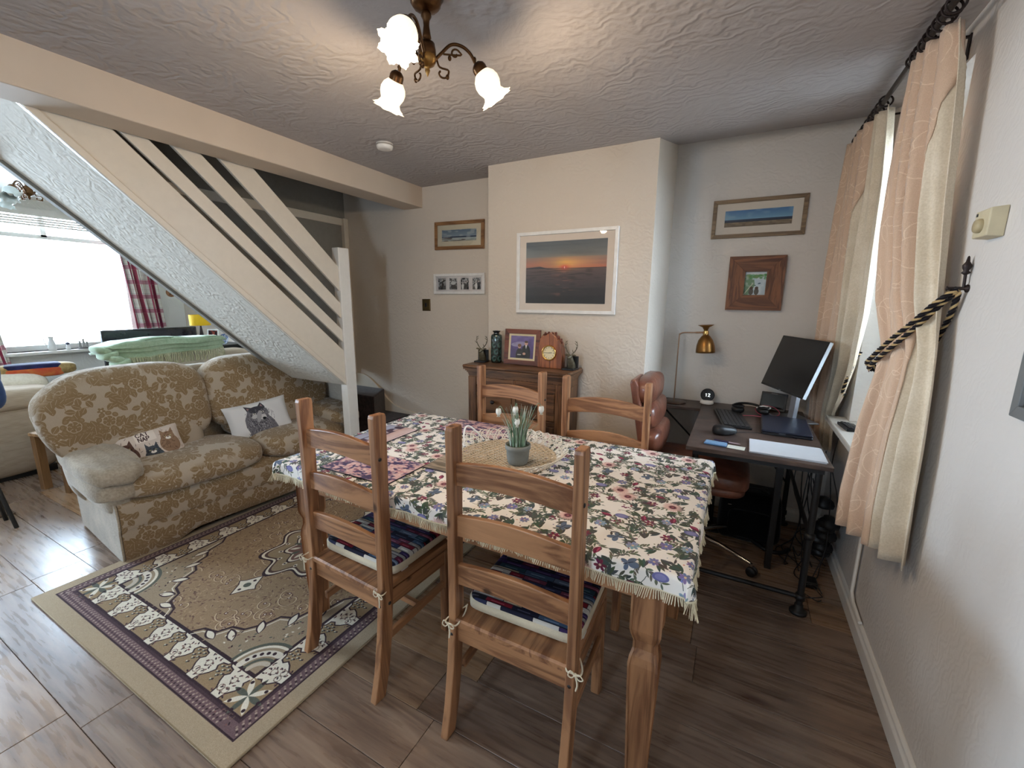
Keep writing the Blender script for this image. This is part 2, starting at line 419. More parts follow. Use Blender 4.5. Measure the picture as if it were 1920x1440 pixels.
def draw_tablecloth():
    T = .44; s = Canvas(T, T, 2300, (236,229,220), True); g = random.Random(3)
    OL, DK, MA, BL, PK = (98,102,84), (72,78,68), (116,46,68), (118,118,150), (222,160,146)
    def stem(x, y, a, L, n, c=OL, leafL=.016, leafW=.005, w=.0012, bend=None):
        b = bend if bend is not None else g.uniform(-1.6,1.6); pts = [(x,y)]
        for i in range(n):
            a += b/n; x += math.cos(a)*L/n; y += math.sin(a)*L/n; pts.append((x,y))
            if leafL and i > 0:
                for sd in ((-1,1) if i % 2 else (1,)):
                    s.leaf(x, y, a+sd*g.uniform(.5,.9), leafL*g.uniform(.7,1.2), leafW*g.uniform(.8,1.2), jit(g,c,10))
        s.line(pts, w, c); return x, y, a
    def sun(x, y, r):
        for i in range(46):
            a = 2*PI*i/46; q = r*g.uniform(.8,1.05); s.leaf(x, y, a, q, .0035, (226,190,180) if i%2 else (206,160,152), .75)
        s.ell(x,y,r*.36,r*.36,0,(166,116,112)); s.ell(x,y,r*.28,r*.28,0,(96,44,56)); s.ell(x,y,r*.12,r*.12,0,(150,84,84))
    def daisy(x, y, r, c, n=7):
        for i in range(n):
            a = 2*PI*i/n+g.random()*.3; s.ell(x+math.cos(a)*r*.58, y+math.sin(a)*r*.58, r*.42, r*.24, a, jit(g,c,14))
            s.line([(x,y),(x+math.cos(a)*r*.8, y+math.sin(a)*r*.8)], .0006, tuple(v*.6 for v in c))
        s.ell(x,y,r*.2,r*.2,0,(206,180,150))
    def bud(x, y, a, L):
        s.leaf(x,y,a,L,L*.5,(110,30,58)); s.leaf(x,y,a+.15,L*.8,L*.16,(168,66,92)); s.leaf(x,y,a+2.6,L*.5,L*.2,OL)
    def fly(x, y, a, r):
        for da, q in ((.5,1),(-.5,1),(2.3,.7),(-2.3,.7)): s.ell(x+math.cos(a+da)*r*.55*q, y+math.sin(a+da)*r*.55*q, r*.5*q, r*.3*q, a+da, (92,104,124))
        s.line([(x-math.cos(a)*r*.4, y-math.sin(a)*r*.4),(x+math.cos(a)*r*.5, y+math.sin(a)*r*.5)], .002, (50,56,70))
    # a jittered lattice keeps the print even
    N = 9
    cells = [(i,j) for i in range(N) for j in range(N)]; g.shuffle(cells)
    d = T/N
    for (i,j) in cells:
        stem((i+g.random())*d, (j+g.random())*d, g.uniform(0,2*PI), g.uniform(.05,.085), 8, g.choice([OL,DK,(100,100,84)]), .019, .0062, .0015)
    for k in range(85):
        x, y = g.random()*T, g.random()*T; a = g.uniform(0,2*PI)
        for q in range(3): s.leaf(x, y, a+q*.35, .034, .009, jit(g,DK,10))
    for k in range(95): s.ell(g.random()*T, g.random()*T, g.uniform(.0014,.0026), None, 0, jit(g, g.choice([MA,BL,OL,(196,140,120)]), 14))
    kinds = ['sun','blue','bud','fly','maroon','oval','berry','blue','bud','maroon','twig']
    pts = [((i+.5+g.uniform(-.28,.28))*T/7, (j+.5+g.uniform(-.28,.28)+.5*(i%2))*T/7) for i in range(7) for j in range(7)]
    g.shuffle(pts)
    for k, (x,y) in enumerate(pts):
        kd = kinds[k % len(kinds)]
        if kd == 'sun' and k < 34: sun(x, y, .034)
        elif kd in ('blue','sun'): daisy(x, y, g.uniform(.014,.019), (122,122,158) if g.random()<.6 else (142,152,178), 8)
        elif kd == 'bud': bud(x, y, g.uniform(0,2*PI), .034)
        elif kd == 'fly': fly(x, y, g.uniform(0,2*PI), .025)
        elif kd == 'maroon': daisy(x, y, .017, MA, 6)
        elif kd == 'oval': s.ell(x,y,.019,.012,0,(110,108,156)); s.ell(x,y,.013,.008,0,(134,132,176))
        elif kd == 'berry':
            for q in range(9): s.ell(x+g.uniform(-.013,.013), y+g.uniform(-.013,.013), .0032, None, 0, jit(g,MA,16))
        else: stem(x,y,g.uniform(0,6),.06,9,DK,.02,.007,.0015)
    return s.image('floral cloth print')
def draw_sofa():
    T = .62; s = Canvas(T, T, 1500, (176,160,140), True); g = random.Random(5)
    A, B, C = (138,114,82), (150,128,98), (184,168,148)
    def rose(x, y, r):
        for k in range(9):
            a = 2*PI*k/9+g.random()*.2; s.ell(x+math.cos(a)*r*.78, y+math.sin(a)*r*.78, r*.25, r*.22, a+PI/2, A)
            s.ell(x+math.cos(a)*r*.80, y+math.sin(a)*r*.80, r*.14, r*.10, a+PI/2, B, .7)
        for k in range(6):
            a = 2*PI*k/6+.3; s.ell(x+math.cos(a)*r*.36, y+math.sin(a)*r*.36, r*.27, r*.2, a+PI/2, C); s.ell(x+math.cos(a)*r*.35, y+math.sin(a)*r*.35, r*.23, r*.155, a+PI/2, A)
        s.ell(x,y,r*.2,None,0,A)
    def sprig(x, y, a, L):
        pts = [(x,y)]; b = g.choice([-1,1])*g.uniform(.8,1.8)
        for i in range(8): a += b/8; x += math.cos(a)*L/8; y += math.sin(a)*L/8; pts.append((x,y))
        s.line(pts, .0035, B)
        for i in range(1,8,1):
            px,py = pts[i]; aa = math.atan2(pts[i+1][1]-py, pts[i+1][0]-px)+(.9 if i%2 else -.9)
            s.leaf(px,py,aa,.046,.030,A); s.line([(px,py),(px+math.cos(aa)*.040, py+math.sin(aa)*.040)], .0014, C)
    cen = [(.11,.12),(.42,.09),(.27,.31),(.56,.33),(.1,.47),(.4,.52)]
    for (x,y) in cen:
        for k in range(5): sprig(x+g.uniform(-.05,.05), y+g.uniform(-.05,.05), g.uniform(0,6.28), .16)
    for k in range(26): sprig((k%5+.5+g.uniform(-.3,.3))*T/5, (k//5+.5+g.uniform(-.3,.3))*T/5, g.uniform(0,6.28), .12)
    for (x,y) in cen+[(.58,.12),(.24,.56)]: rose(x, y, .058)
    for k in range(14):
        x,y = g.random()*T, g.random()*T; a = g.random()*6
        for q in range(5): s.ell(x+math.cos(a+q*1.26)*.011, y+math.sin(a+q*1.26)*.011, .0085, .006, a+q*1.26, A)
        s.ell(x,y,.005,None,0,C)
    s.noise(.018, 3, 1, 1)
    return s.image('woven flower print')
RUGW, RUGL = 1.64, 1.96
def draw_rug():
    s = Canvas(RUGW, RUGL, 700, (168,150,124)); g = random.Random(11); W, L = RUGW, RUGL
    TAN, CRM, PUR, DK, GRN, MID = (150,128,98), (222,214,196), (108,86,88), (54,38,44), (88,92,82), (150,126,98)
    def fr(d0, d1, c): 
        s.rect(d0, d0, W-d0, d0+(d1-d0), c); s.rect(d0, L-d1, W-d0, L-d0, c); s.rect(d0,d0,d1,L-d0,c); s.rect(W-d1,d0,W-d0,L-d0,c)
    o = .068
    fr(o, o+.006, DK); fr(o+.006, o+.046, PUR); fr(o+.046, o+.058, (70,52,58)); fr(o+.058, o+.064, (190,176,156)); b0 = o+.064; b1 = o+.182
    def side(f, n, Ls):
        """f maps (t along, d depth) to canvas"""
        # dotted guard stripe
        m = int(Ls/.022)
        for i in range(m):
            t = o+.02+i*.022
            for (dt,dd,c) in ((0,.014,(176,158,142)),(.011,.032,(176,158,142)),(.006,.023,DK),(.016,.04,(150,130,120))):
                x,y = f(t+dt, o+dd); s.ell(x,y,.0042,None,0,c,.9)
    def band(f, Ls):
        per = .17; n = max(1, round((Ls-2*b0)/per)); per = (Ls-2*b0)/n
        for i in range(n):
            t0 = b0+i*per
            def P(u,v): return f(t0+u*per, b0+v*(b1-b0))
            s.poly([P(-.02,0),P(1.02,0),P(1.02,1),P(-.02,1)], CRM)
            pt = [(.5,.02),(.56,.12),(.7,.16),(.74,.3),(.66,.42),(.72,.6),(.84,.8),(.86,1),(.14,1),(.16,.8),(.28,.6),(.34,.42),(.26,.3),(.3,.16),(.44,.12)]
            pl = [P(a,1-b) for a,b in pt]
            s.poly(pl, TAN); s.line(pl+[pl[0]], .0055, DK)
            for (u,v) in ((.5,.45),(.42,.55),(.58,.55),(.5,.66),(.38,.74),(.62,.74),(.5,.28),(.5,.8)):
                x,y = P(u,v); s.ell(x,y,.006,.004,g.random()*3,GRN); s.ell(x+.006,y+.004,.004,None,0,DK); s.ell(x-.004,y+.002,.003,None,0,CRM)
            for (u,v) in ((.04,.14),(-.07,.3),(.1,.34),(.0,.5),(-.09,.64),(.1,.66),(.02,.82),(.16,.9),(-.14,.9),(.2,.1),(-.2,.1),(.14,.5)):
                x,y = P(u,v); s.ell(x,y,.0065,.003,g.random()*3,DK); s.ell(x+g.uniform(-.01,.01),y+g.uniform(-.01,.01),.0035,None,0,(120,84,80))
            for rr_ in ((-.08,.28),(.08,.28),(0,.62)):
                x,y = P(*rr_); pts = [(x+.022*math.cos(a*.7),y+.022*math.sin(a*.7)) for a in range(10)]; pts = [(x+(q[0]-x)*.6, y+(q[1]-y)*.6) for q in pts]; s.line(pts, .0024, (110,90,80))
    side(lambda t,d:(t,d),0,W-.25); side(lambda t,d:(t,L-d),0,W-.25); side(lambda t,d:(d,t),0,L-.25); side(lambda t,d:(W-d,t),0,L-.25)
    s.rect(b0,b0,W-b0,L-b0,CRM)
    band(lambda t,d:(t,d), W); band(lambda t,d:(t,L-d), W); band(lambda t,d:(d,t), L); band(lambda t,d:(W-d,t), L)
    for cx,cy in ((b0,b0),(W-b1,b0),(b0,L-b1),(W-b1,L-b1)):
        s.rect(cx,cy,cx+b1-b0,cy+b1-b0,TAN); mx,my = cx+(b1-b0)/2, cy+(b1-b0)/2
        for k in range(8):
            a = k*PI/4; s.leaf(mx,my,a,.08,.022,CRM if k%2 else GRN); s.ell(mx+math.cos(a)*.06,my+math.sin(a)*.06,.007,None,0,DK)
    fr(b0-.007, b0, DK); fr(b1-.004, b1+.01, DK); i0 = b1+.01
    s.rect(i0,i0,W-i0,L-i0,MID)
    # busy vine field
    for k in range(3600):
        x,y = g.uniform(i0,W-i0), g.uniform(i0,L-i0); c = g.choice([(112,84,70),(126,98,78),(176,150,120),(98,72,64),(170,144,114)])
        a = g.random()*6.3; s.leaf(x,y,a,g.uniform(.014,.026),.006,c,.85)
    for k in range(96):
        x,y = g.uniform(i0+.04,W-i0-.04), g.uniform(i0+.04,L-i0-.04); a = g.random()*6.3; R = g.uniform(.03,.06)
        pts = [(x+R*(1-q/26)*math.cos(a+q*.32), y+R*(1-q/26)*math.sin(a+q*.32)) for q in range(20)]
        s.line(pts, .0055, (196,174,142)); s.line([(p[0]+.003,p[1]+.003) for p in pts], .002, (84,56,50)); s.ell(*pts[-1],.008,None,0,(90,58,56)); s.ell(*pts[-1],.004,None,0,CRM)
    # corner spandrels
    for sx, sy in ((0,0),(1,0),(0,1),(1,1)):
        def Q(u,v): return (i0+u if not sx else W-i0-u, i0+v if not sy else L-i0-v)
        out = [(0,0),(.46,0),(.43,.035),(.36,.05),(.33,.10),(.27,.115),(.22,.18),(.20,.24),(.13,.27),(.11,.34),(.06,.37),(.04,.46),(0,.5)]
        pl = [Q(*p) for p in out]; s.poly(pl, (154,136,112)); s.line([Q(*p) for p in out[1:]], .011, DK); s.line([Q(p[0]-.012,p[1]-.012) for p in out[1:-1]], .005, CRM)
        for R, c, w in ((.15,GRN,.014),(.135,CRM,.012),(.10,(214,206,190),.03),(.07,GRN,.012),(.05,(190,178,160),.02)):
            s.line([Q(R*math.cos(t*PI/24), R*math.sin(t*PI/24)) for t in range(13)], w, c)
        for t in range(1,6): x,y = Q(.10*math.cos(t*PI/12), .10*math.sin(t*PI/12)); s.ell(x,y,.008,None,0,DK)
        for (u,v,a) in ((.25,.05,.5),(.12,.22,1.2),(.19,.13,.8),(.05,.30,1.4),(.33,.02,.2)):
            x,y = Q(u,v); an = a if not sx else PI-a; an = an if not sy else -an
            s.leaf(x,y,an,.085,.04,DK); s.leaf(x+.004*math.cos(an),y+.004*math.sin(an),an,.07,.026,CRM)
        for k in range(120):
            u,v = g.uniform(.02,.36), g.uniform(.02,.36)
            if u+v < .37 and u*u+v*v > .0256: x,y = Q(u,v); s.leaf(x,y,g.random()*6,.014,.007,g.choice([DK,GRN,(110,80,74),CRM,(120,104,90)]))
    # medallion
    cx,cy = W/2,L/2
    for R,c in ((.30,DK),(.285,CRM),(.27,(84,64,60)),(.255,(150,132,106)),(.18,DK),(.17,CRM),(.155,(120,92,84)),(.08,CRM),(.06,DK)):
        pl = [(cx+R*(1+.13*math.cos(8*t))*math.cos(t)*.82, cy+R*(1+.13*math.cos(8*t))*math.sin(t)) for t in [2*PI*i/96 for i in range(96)]]; s.poly(pl, c)
    for k in range(16):
        a = k*PI/8; s.leaf(cx+math.cos(a)*.1*.82, cy+math.sin(a)*.1, a, .06, .02, GRN if k%2 else CRM); s.ell(cx+math.cos(a)*.215*.82, cy+math.sin(a)*.215, .014,.009,a,CRM); s.ell(cx+math.cos(a)*.215*.82, cy+math.sin(a)*.215,.006,None,0,DK)
    for sy in (-1,1):
        y = cy+sy*.42; pl = [(cx,y-.085),(cx+.04,y-.02),(cx+.065,y),(cx+.04,y+.02),(cx,y+.085),(cx-.04,y+.02),(cx-.065,y),(cx-.04,y-.02)]
        s.poly(pl, CRM); s.line(pl+[pl[0]], .005, DK); s.ell(cx,y,.018,None,0,GRN); s.ell(cx,y-.04,.008,None,0,DK); s.ell(cx,y+.04,.008,None,0,DK)
    s.noise(.03, 8, 1, 1)
    return s.image('rug pile pattern')
def draw_books():
    s = Canvas(.42, .42, 1100, (40,34,44)); g = random.Random(2); y = 0
    cs = [(92,32,58),(52,56,84),(34,34,52),(150,144,140),(70,90,116),(118,60,80),(28,26,34),(176,160,134),(60,44,86),(96,108,130),(44,70,84),(122,30,44),(206,200,190)]
    while y < .42:
        h = g.uniform(.012,.024); x = -g.random()*.1
        while x < .42:
            w = g.uniform(.05,.12); c = g.choice(cs); s.rect(x,y,x+w,y+h,c); s.rect(x,y,x+w,y+.0015,(14,12,18))
            s.rect(x+w*.2,y+h*.35,x+w*.7,y+h*.55,tuple(min(255,v+50) for v in c)); x += w+.002
        y += h+.001
    return s.image('book spine print')

# ================================================================ MATERIALS
PINE = [(170,122,84), (112,72,46)]
M = {}
M['wall'] = plaster('cream textured plaster', (212,201,187), .14, 8.0, 3.0)
M['wall_white'] = plaster('white textured plaster', (216,210,203), .12, 8.0, 3.0)
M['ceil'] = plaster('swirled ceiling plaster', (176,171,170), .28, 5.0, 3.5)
M['soffit'] = plaster('rough grey-white plaster', (210,204,192), .26, 6.0, 5.0)
M['gloss'] = plain('cream gloss paint', (218,208,192), .35, var=.02)
M['gloss_white'] = plain('white gloss paint', (226,222,214), .35, var=.02)
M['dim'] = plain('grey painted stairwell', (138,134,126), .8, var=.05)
M['beam'] = plain('painted beam', (206,190,172), .7, var=.03, scale=5, bump=.2)
for ax in 'xyz': M['pine_'+ax] = wood('waxed pine '+ax, PINE[0], PINE[1], ax, .42, 1.0, .7)
for ax in 'xyz': M['oak_'+ax] = wood('old brown oak '+ax, (116,80,52), (66,42,26), ax, .35, 1.2, .9, False)
M['black'] = plain('black plastic', (16,16,18), .45, var=.1)
M['black_gloss'] = plain('black gloss', (8,8,10), .12)
M['black_metal'] = plain('black powder coated steel', (22,21,22), .5)
M['iron'] = plain('dark wrought iron', (44,34,32), .5, .5, var=.2, bump=.2)
M['chrome'] = plain('chrome', (200,198,194), .15, 1.0)
M['brass'] = plain('aged brass', (158,118,66), .3, 1.0, var=.12)
M['brass_dk'] = plain('dark antique brass', (96,68,44), .32, 1.0, var=.2)
M['white_pl'] = plain('white plastic', (226,224,220), .4)
M['glass'] = glass_thin('window glass')
M['carpet'] = fabric('dark patterned stair carpet', (52,38,38), (22,14,18), 60, .98, .8)
M['cream_cloth'] = fabric('cream cotton', (222,208,180))

def floor_mat():
    t = NT('oak laminate', .33, 0, .5); oi = t.n('ShaderNodeObjectInfo'); r = oi.outputs['Random']
    co = t.co((.55, 7, 1)); add = t.n('ShaderNodeVectorMath'); add.operation = 'ADD'
    cb = t.n('ShaderNodeCombineXYZ'); m40 = t.math('MULTIPLY', r, 61.0); t.link(m40, cb.inputs[0]); t.link(m40, cb.inputs[1]); t.link(m40, cb.inputs[2])
    t.link(co, add.inputs[0]); t.link(cb.outputs[0], add.inputs[1]); v = add.outputs[0]
    g = t.noise(v, 2.2, 7, .62, 1.6); g2 = t.noise(v, 9.0, 3, .5)
    f = t.math('ADD', t.math('MULTIPLY', g, .75), t.math('MULTIPLY', g2, .25))
    c1 = t.ramp(f, [(.32, srgb((88,70,58))), (.5, srgb((124,102,86))), (.68, srgb((150,128,108)))])
    c2 = t.ramp(f, [(.32, srgb((104,78,58))), (.5, srgb((146,114,84))), (.68, srgb((172,138,104)))])
    ms = t.ramp(r, [(.5, (0,0,0,1)), (.95, (1,1,1,1))]); c = t.mix(ms, c1, c2)
    vv = t.n('ShaderNodeTexVoronoi'); vv.inputs['Scale'].default_value = 1.0; a2 = t.n('ShaderNodeVectorMath'); a2.operation = 'ADD'
    t.link(t.co((1.5, 4.2, 1)), a2.inputs[0]); t.link(cb.outputs[0], a2.inputs[1]); 
    nd = t.n('ShaderNodeTexNoise'); nd.inputs['Scale'].default_value = 3; t.link(a2.outputs[0], nd.inputs['Vector'])
    a3 = t.n('ShaderNodeVectorMath'); a3.operation = 'ADD'; sc3 = t.n('ShaderNodeVectorMath'); sc3.operation = 'SCALE'; sc3.inputs['Scale'].default_value = .35
    t.link(nd.outputs['Color'], sc3.inputs[0]); t.link(a2.outputs[0], a3.inputs[0]); t.link(sc3.outputs[0], a3.inputs[1]); t.link(a3.outputs[0], vv.inputs['Vector'])
    k = t.ramp(vv.outputs['Distance'], [(.03, (.85,.85,.85,1)), (.16, (0,0,0,1))])
    c = t.mix(k, c, srgb((70,46,36)))
    t.color(c); t.bump(f, .05, .003)
    rg = t.ramp(g2, [(.3, (.22,)*3+(1,)), (.7, (.36,)*3+(1,))]); t.link(rg, t.b.inputs['Roughness'])
    return t.mat
M['floor'] = floor_mat()

# ================================================================ SETTING
def Hc(x, y):
    t = min(1, max(0, (x+.475)/1.07)); a = .07*t*min(1, max(0, (y-.2)/1.6))
    b = .034*math.exp(-((x+.93)**2+(y-1.15)**2)/.9)
    return 2.322 + b + max(a, .163*min(1.05, max(0, (y-2.591)/.66)) if x > -.6 else 0)
fl = struct(MB().box(-6.2, .62, -1.75, 3.3, -.06, -.009).build('floor', plain('dark underlay', (40,30,24), .9)))
g = random.Random(4)
rows = [(-1.625+.2*k) for k in range(25)]
for k, y0 in enumerate(rows):
    off = {10: -2.06}.get(k, {15: .388}.get(k, g.uniform(0,1.2)))
    xs = [-6.13]; x = off-12
    while x < .60:
        if x > -6.05 and x < .56: xs.append(x)
        x += 1.22
    xs.append(.60)
    y1 = min(y0+.2, 3.25)
    for a, b in zip(xs, xs[1:]):
        w, h = (b-a)/2-.0009, (y1-y0)/2-.0009
        MB().box(-w, w, -h, h, -.009, 0, bev=.0012).build('plank', M['floor'], fl, loc=((a+b)/2, (y0+y1)/2, 0))

cl = MB()
def cf(u, v):
    x = lerp(-2.33, .63, u); y = lerp(-1.72, 3.28, v); return (x, y, Hc(x, y))
cl.grid(cf, 40, 60, flip=True)
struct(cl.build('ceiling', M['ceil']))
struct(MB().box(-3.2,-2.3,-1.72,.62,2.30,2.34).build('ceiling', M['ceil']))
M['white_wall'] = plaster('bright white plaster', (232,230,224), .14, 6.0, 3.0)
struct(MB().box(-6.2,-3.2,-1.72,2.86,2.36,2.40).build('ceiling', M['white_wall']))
struct(MB().box(-3.25,-2.3,.6,2.86,3.9,3.95).build('ceiling', M['dim']))
struct(MB().box(-2.50,-2.307,-1.72,2.825,2.17,2.40).build('trim_1', M['beam'], bevel=.006))
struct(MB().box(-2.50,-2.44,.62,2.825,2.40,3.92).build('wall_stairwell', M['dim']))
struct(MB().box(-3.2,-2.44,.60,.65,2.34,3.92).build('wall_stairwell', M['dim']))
struct(MB().box(-1.561,-.475,2.591,3.33,0,2.62).build('wall_chimney', M['wall']))
struct(MB().box(-3.2,-1.55,2.821,3.34,0,3.95).box(-6.2,-3.2,2.821,3.2,0,2.45).build('wall_back', M['wall']))
struct(MB().box(-.5,.9,3.25,3.35,0,2.6).build('wall_alcove', M['wall_white']))
X0, X1 = .60, .88; WY0, WY1, WZ0, WZ1 = 2.10, 2.93, .80, 2.262
struct(MB().box(X0,X1,-1.75,WY0,0,2.5).box(X0,X1,WY1,3.3,0,2.6).box(X0,X1,WY0,WY1,0,WZ0).box(X0,X1,WY0,WY1,WZ1,2.6).build('wall_right', M['wall_white']))
struct(MB().box(-3.25,.9,-1.85,-1.72,0,1.15).box(-3.25,.9,-1.85,-1.72,1.95,2.5).box(-3.25,-1.27,-1.85,-1.72,1.15,1.95).box(-.83,.9,-1.85,-1.72,1.15,1.95)
       .box(-6.2,-3.25,-1.85,-1.72,0,2.5).build('wall_front', M['wall']))
# front room window wall (x = -6.1)
FY0, FY1, FZ0, FZ1 = 1.22, 2.36, .92, 2.28
struct(MB().box(-6.3,-6.1,-1.75,-1.3,0,2.45).box(-6.3,-6.1,.7,FY0,0,2.45).box(-6.3,-6.1,-1.3,.7,0,FZ0).box(-6.3,-6.1,-1.3,.7,FZ1,2.45).box(-6.3,-6.1,FY1,3.0,0,2.45).box(-6.3,-6.1,FY0,FY1,0,FZ0).box(-6.3,-6.1,FY0,FY1,FZ1,2.45).build('wall_left', M['white_wall']))
# unseen wall and ground added outside the dining window to block some sky
struct(MB().box(2.2,2.4,-1.5,6.5,-.4,2.15).box(.9,2.35,-1.5,6.5,-.4,-.3).build('wall_added_outside', plaster('added wall render', (150,146,140), .4, 3)))
# windows
def window(name, axis, pos, a0, a1, z0, z1, bars, depth=.05):
    """frame, glazing bars and panes; axis x: window plane x=pos spanning y"""
    e = sempty(name)
    def bx(mb, p0, p1, q0, q1, r0, r1): 
        return mb.box(p0,p1,q0,q1,r0,r1) if axis == 'x' else mb.box(q0,q1,p0,p1,r0,r1)
    f = MB(); t = .055
    bx(f,pos,pos+depth,a0,a0+t,z0,z1); bx(f,pos,pos+depth,a1-t,a1,z0,z1); bx(f,pos,pos+depth,a0+t,a1-t,z0,z0+t); bx(f,pos,pos+depth,a0+t,a1-t,z1-t,z1)
    f.build('window_frame', M['gloss_white'], e, bevel=.004)
    for kind, q in bars:
        b = MB()
        if kind == 'vt': bx(b,pos+.005,pos+depth-.005,q-.02,q+.02,2.03,z1-t)
        elif kind == 'v': bx(b,pos+.005,pos+depth-.005,q-.02,q+.02,z0+t,z1-t)
        else: bx(b,pos+.005,pos+depth-.005,a0+t,a1-t,q-.02,q+.02)
        b.build('glazing_bar', M['gloss_white'], e)
    p = MB(); bx(p,pos+depth*.5-.002,pos+depth*.5+.002,a0+t,a1-t,z0+t,z1-t); p.build('pane', M['glass'], e)
    return e
w1 = window('window_1', 'x', .80, WY0, WY1, WZ0+.02, WZ1, [('v', 2.515), ('h', 1.85)])
w2 = window('window_2', 'x', -6.22, FY0, FY1, FZ0, FZ1, [('h', 2.03), ('vt', 1.72)])
w3 = window('window_added_rear', 'y', -1.82, -1.27, -.83, 1.15, 1.95, [])  # added behind the camera to let in fill light
w4 = window('window_added_front', 'x', -6.22, -1.3, .7, FZ0, FZ1, [('h', 2.03), ('v', -.3)])  # added out of view to brighten the front room and left floor
MB().box(.505, .60, 2.02, 3.02, .775, .806, bev=.004).box(.60, .80, 2.105, 2.925, .80, .806).build('window_sill', M['gloss_white'], w1)
MB().box(-6.2, -6.02, FY0-.05, FY1+.05, FZ0-.03, FZ0, bev=.004).build('window_sill', M['gloss_white'], w2)
# blind rolled at the top of the front window
bl = MB(); bl.box(-6.12,-6.06,FY0+.02,FY1-.02,2.21,2.275)
for k in range(4): bl.box(-6.10,-6.075,FY0+.03,FY1-.03,2.185-k*.022,2.2-k*.022)
tag(bl.build('roller_blind', M['gloss_white']), 'white blind drawn up at the top of the bright front window', 'blind')
# skirting
def skirt(name, mb_fn): return struct(mb_fn.build(name, M['gloss_white'], bevel=.004))
prof = [(0,0),(.020,0),(.020,.062),(.013,.072),(.013,.082),(.005,.092),(0,.092)]
skirt('baseboard_right', MB().prism([(X0-p[0],p[1]) for p in prof], -1.7, 3.25, 'y'))
skirt('baseboard_alcove', MB().prism([(3.25-p[0],p[1]) for p in prof], -.475, .6, 'x'))
skirt('baseboard_chimney', MB().prism([(2.591-p[0],p[1]) for p in prof], -1.561, -.475, 'x'))
skirt('baseboard_back', MB().prism([(2.821-p[0],p[1]) for p in prof], -2.12, -1.561, 'x'))
skirt('baseboard_left', MB().box(-6.1,-6.08,-1.7,2.82,0,.09))
# curved stair skirting on the back wall
top = smooth_path([(-3.19,.775,0),(-3.03,.765,0),(-2.88,.675,0),(-2.735,.548,0),(-2.6,.50,0),(-2.45,.475,0),(-2.33,.42,0),(-2.22,.28,0),(-2.14,.12,0),(-2.10,.0,0)], 5)
struct(MB().prism([(p[0],p[1]) for p in top]+[(-3.19,0)], 2.803, 2.821, 'y').build('trim_2', M['gloss'], bevel=.004))
# pipe along the lower right wall
pp = MB(); pp.tube([(.585,2.30,.62),(.585,2.30,.14),(.585,2.26,.112),(.585,2.12,.104)], .008, 8)
struct(pp.build('trim_3', M['gloss_white']))

# ---------------------------------------------------------------- staircase
st = thing('staircase', 'enclosed cream staircase with open diagonal banister boards behind the sofa', 'staircase')
sy = lambda z: .685+(2.195-z)/.936
def slab(pts, x0, x1, name, mat, bev=.003): return MB().prism(pts, x0, x1, 'x').build(name, mat, st, bevel=bev)
slab([(.52,2.35),(2.141,.832),(2.141,.865),(.56,2.35)], -3.185, -2.54, 'soffit', M['soffit'], 0)
slab([(.685,2.195),(2.141,.832),(2.145,1.085),(.96,2.196),(.9,2.24),(.63,2.24)], -2.54, -2.515, 'string_board', M['gloss'])
slab([(.685,2.195),(2.141,.832),(2.141,.872),(.728,2.195)], -2.515, -2.508, 'string_trim', M['gloss'])
for pts in ([(.986,2.195),(2.15,1.142),(2.15,1.232),(1.092,2.195)], [(1.186,2.195),(2.15,1.312),(2.15,1.420),(1.312,2.195)], [(1.40,2.195),(2.15,1.502),(2.15,1.672),(1.581,2.195)]):
    slab(pts, -2.537, -2.517, 'banister_board', M['gloss'])
MB().box(-2.570,-2.502,2.141,2.232,0,1.806,bev=.004).build('newel_post', M['gloss_white'], st)
soff = lambda y: .872+.936*(2.141-y)
for k in range(7):
    y1 = 2.13-.224*k; y0 = y1-.224; zt = soff(y0)+.02
    MB().prism([(y1,soff(y1)+.012),(y1,zt),(y0,zt),(y0,soff(y0)+.012)], -3.17, -2.545, 'x').build('step', M['carpet'], st, bevel=.01)
MB().prism([(-3.17,2.15),(-2.60,2.17),(-2.84,2.46),(-3.17,2.46)],.872,.90,'z').build('step', M['carpet'], st)
for z, pts in ((.24, [(-3.17,2.80),(-2.16,2.80),(-2.16,2.52),(-2.44,2.50),(-3.17,2.50)]), (.46, [(-3.17,2.80),(-2.49,2.80),(-2.48,2.50),(-3.17,2.50)]), (.66, [(-3.17,2.80),(-2.79,2.80),(-2.62,2.50),(-3.17,2.50)])):
    MB().prism(pts, z-.23, z, 'z').build('step', M['carpet'], st, bevel=.012)
# wall between stairs and front room, following the stair slope below
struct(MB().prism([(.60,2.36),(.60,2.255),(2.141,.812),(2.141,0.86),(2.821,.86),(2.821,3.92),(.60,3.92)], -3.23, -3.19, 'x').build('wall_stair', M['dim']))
struct(MB().prism([(-3.185,2.45),(-2.84,2.45),(-2.58,2.16),(-2.56,2.18),(-2.82,2.49),(-3.185,2.49)],0,.868,'z').build('wall_understair', M['soffit']))
struct(MB().box(-3.19,-3.175,.65,2.80,2.09,2.15).box(-3.19,-3.15,2.775,2.821,.70,2.15).build('trim_4', M['gloss'], bevel=.004))
struct(MB().box(-3.19,-3.18,1.70,1.712,1.45,2.09).build('trim_5', M['dim']))
struct(MB().box(-6.2,-3.2,2.80,2.821,0,.09).build('baseboard_front', M['gloss_white']))

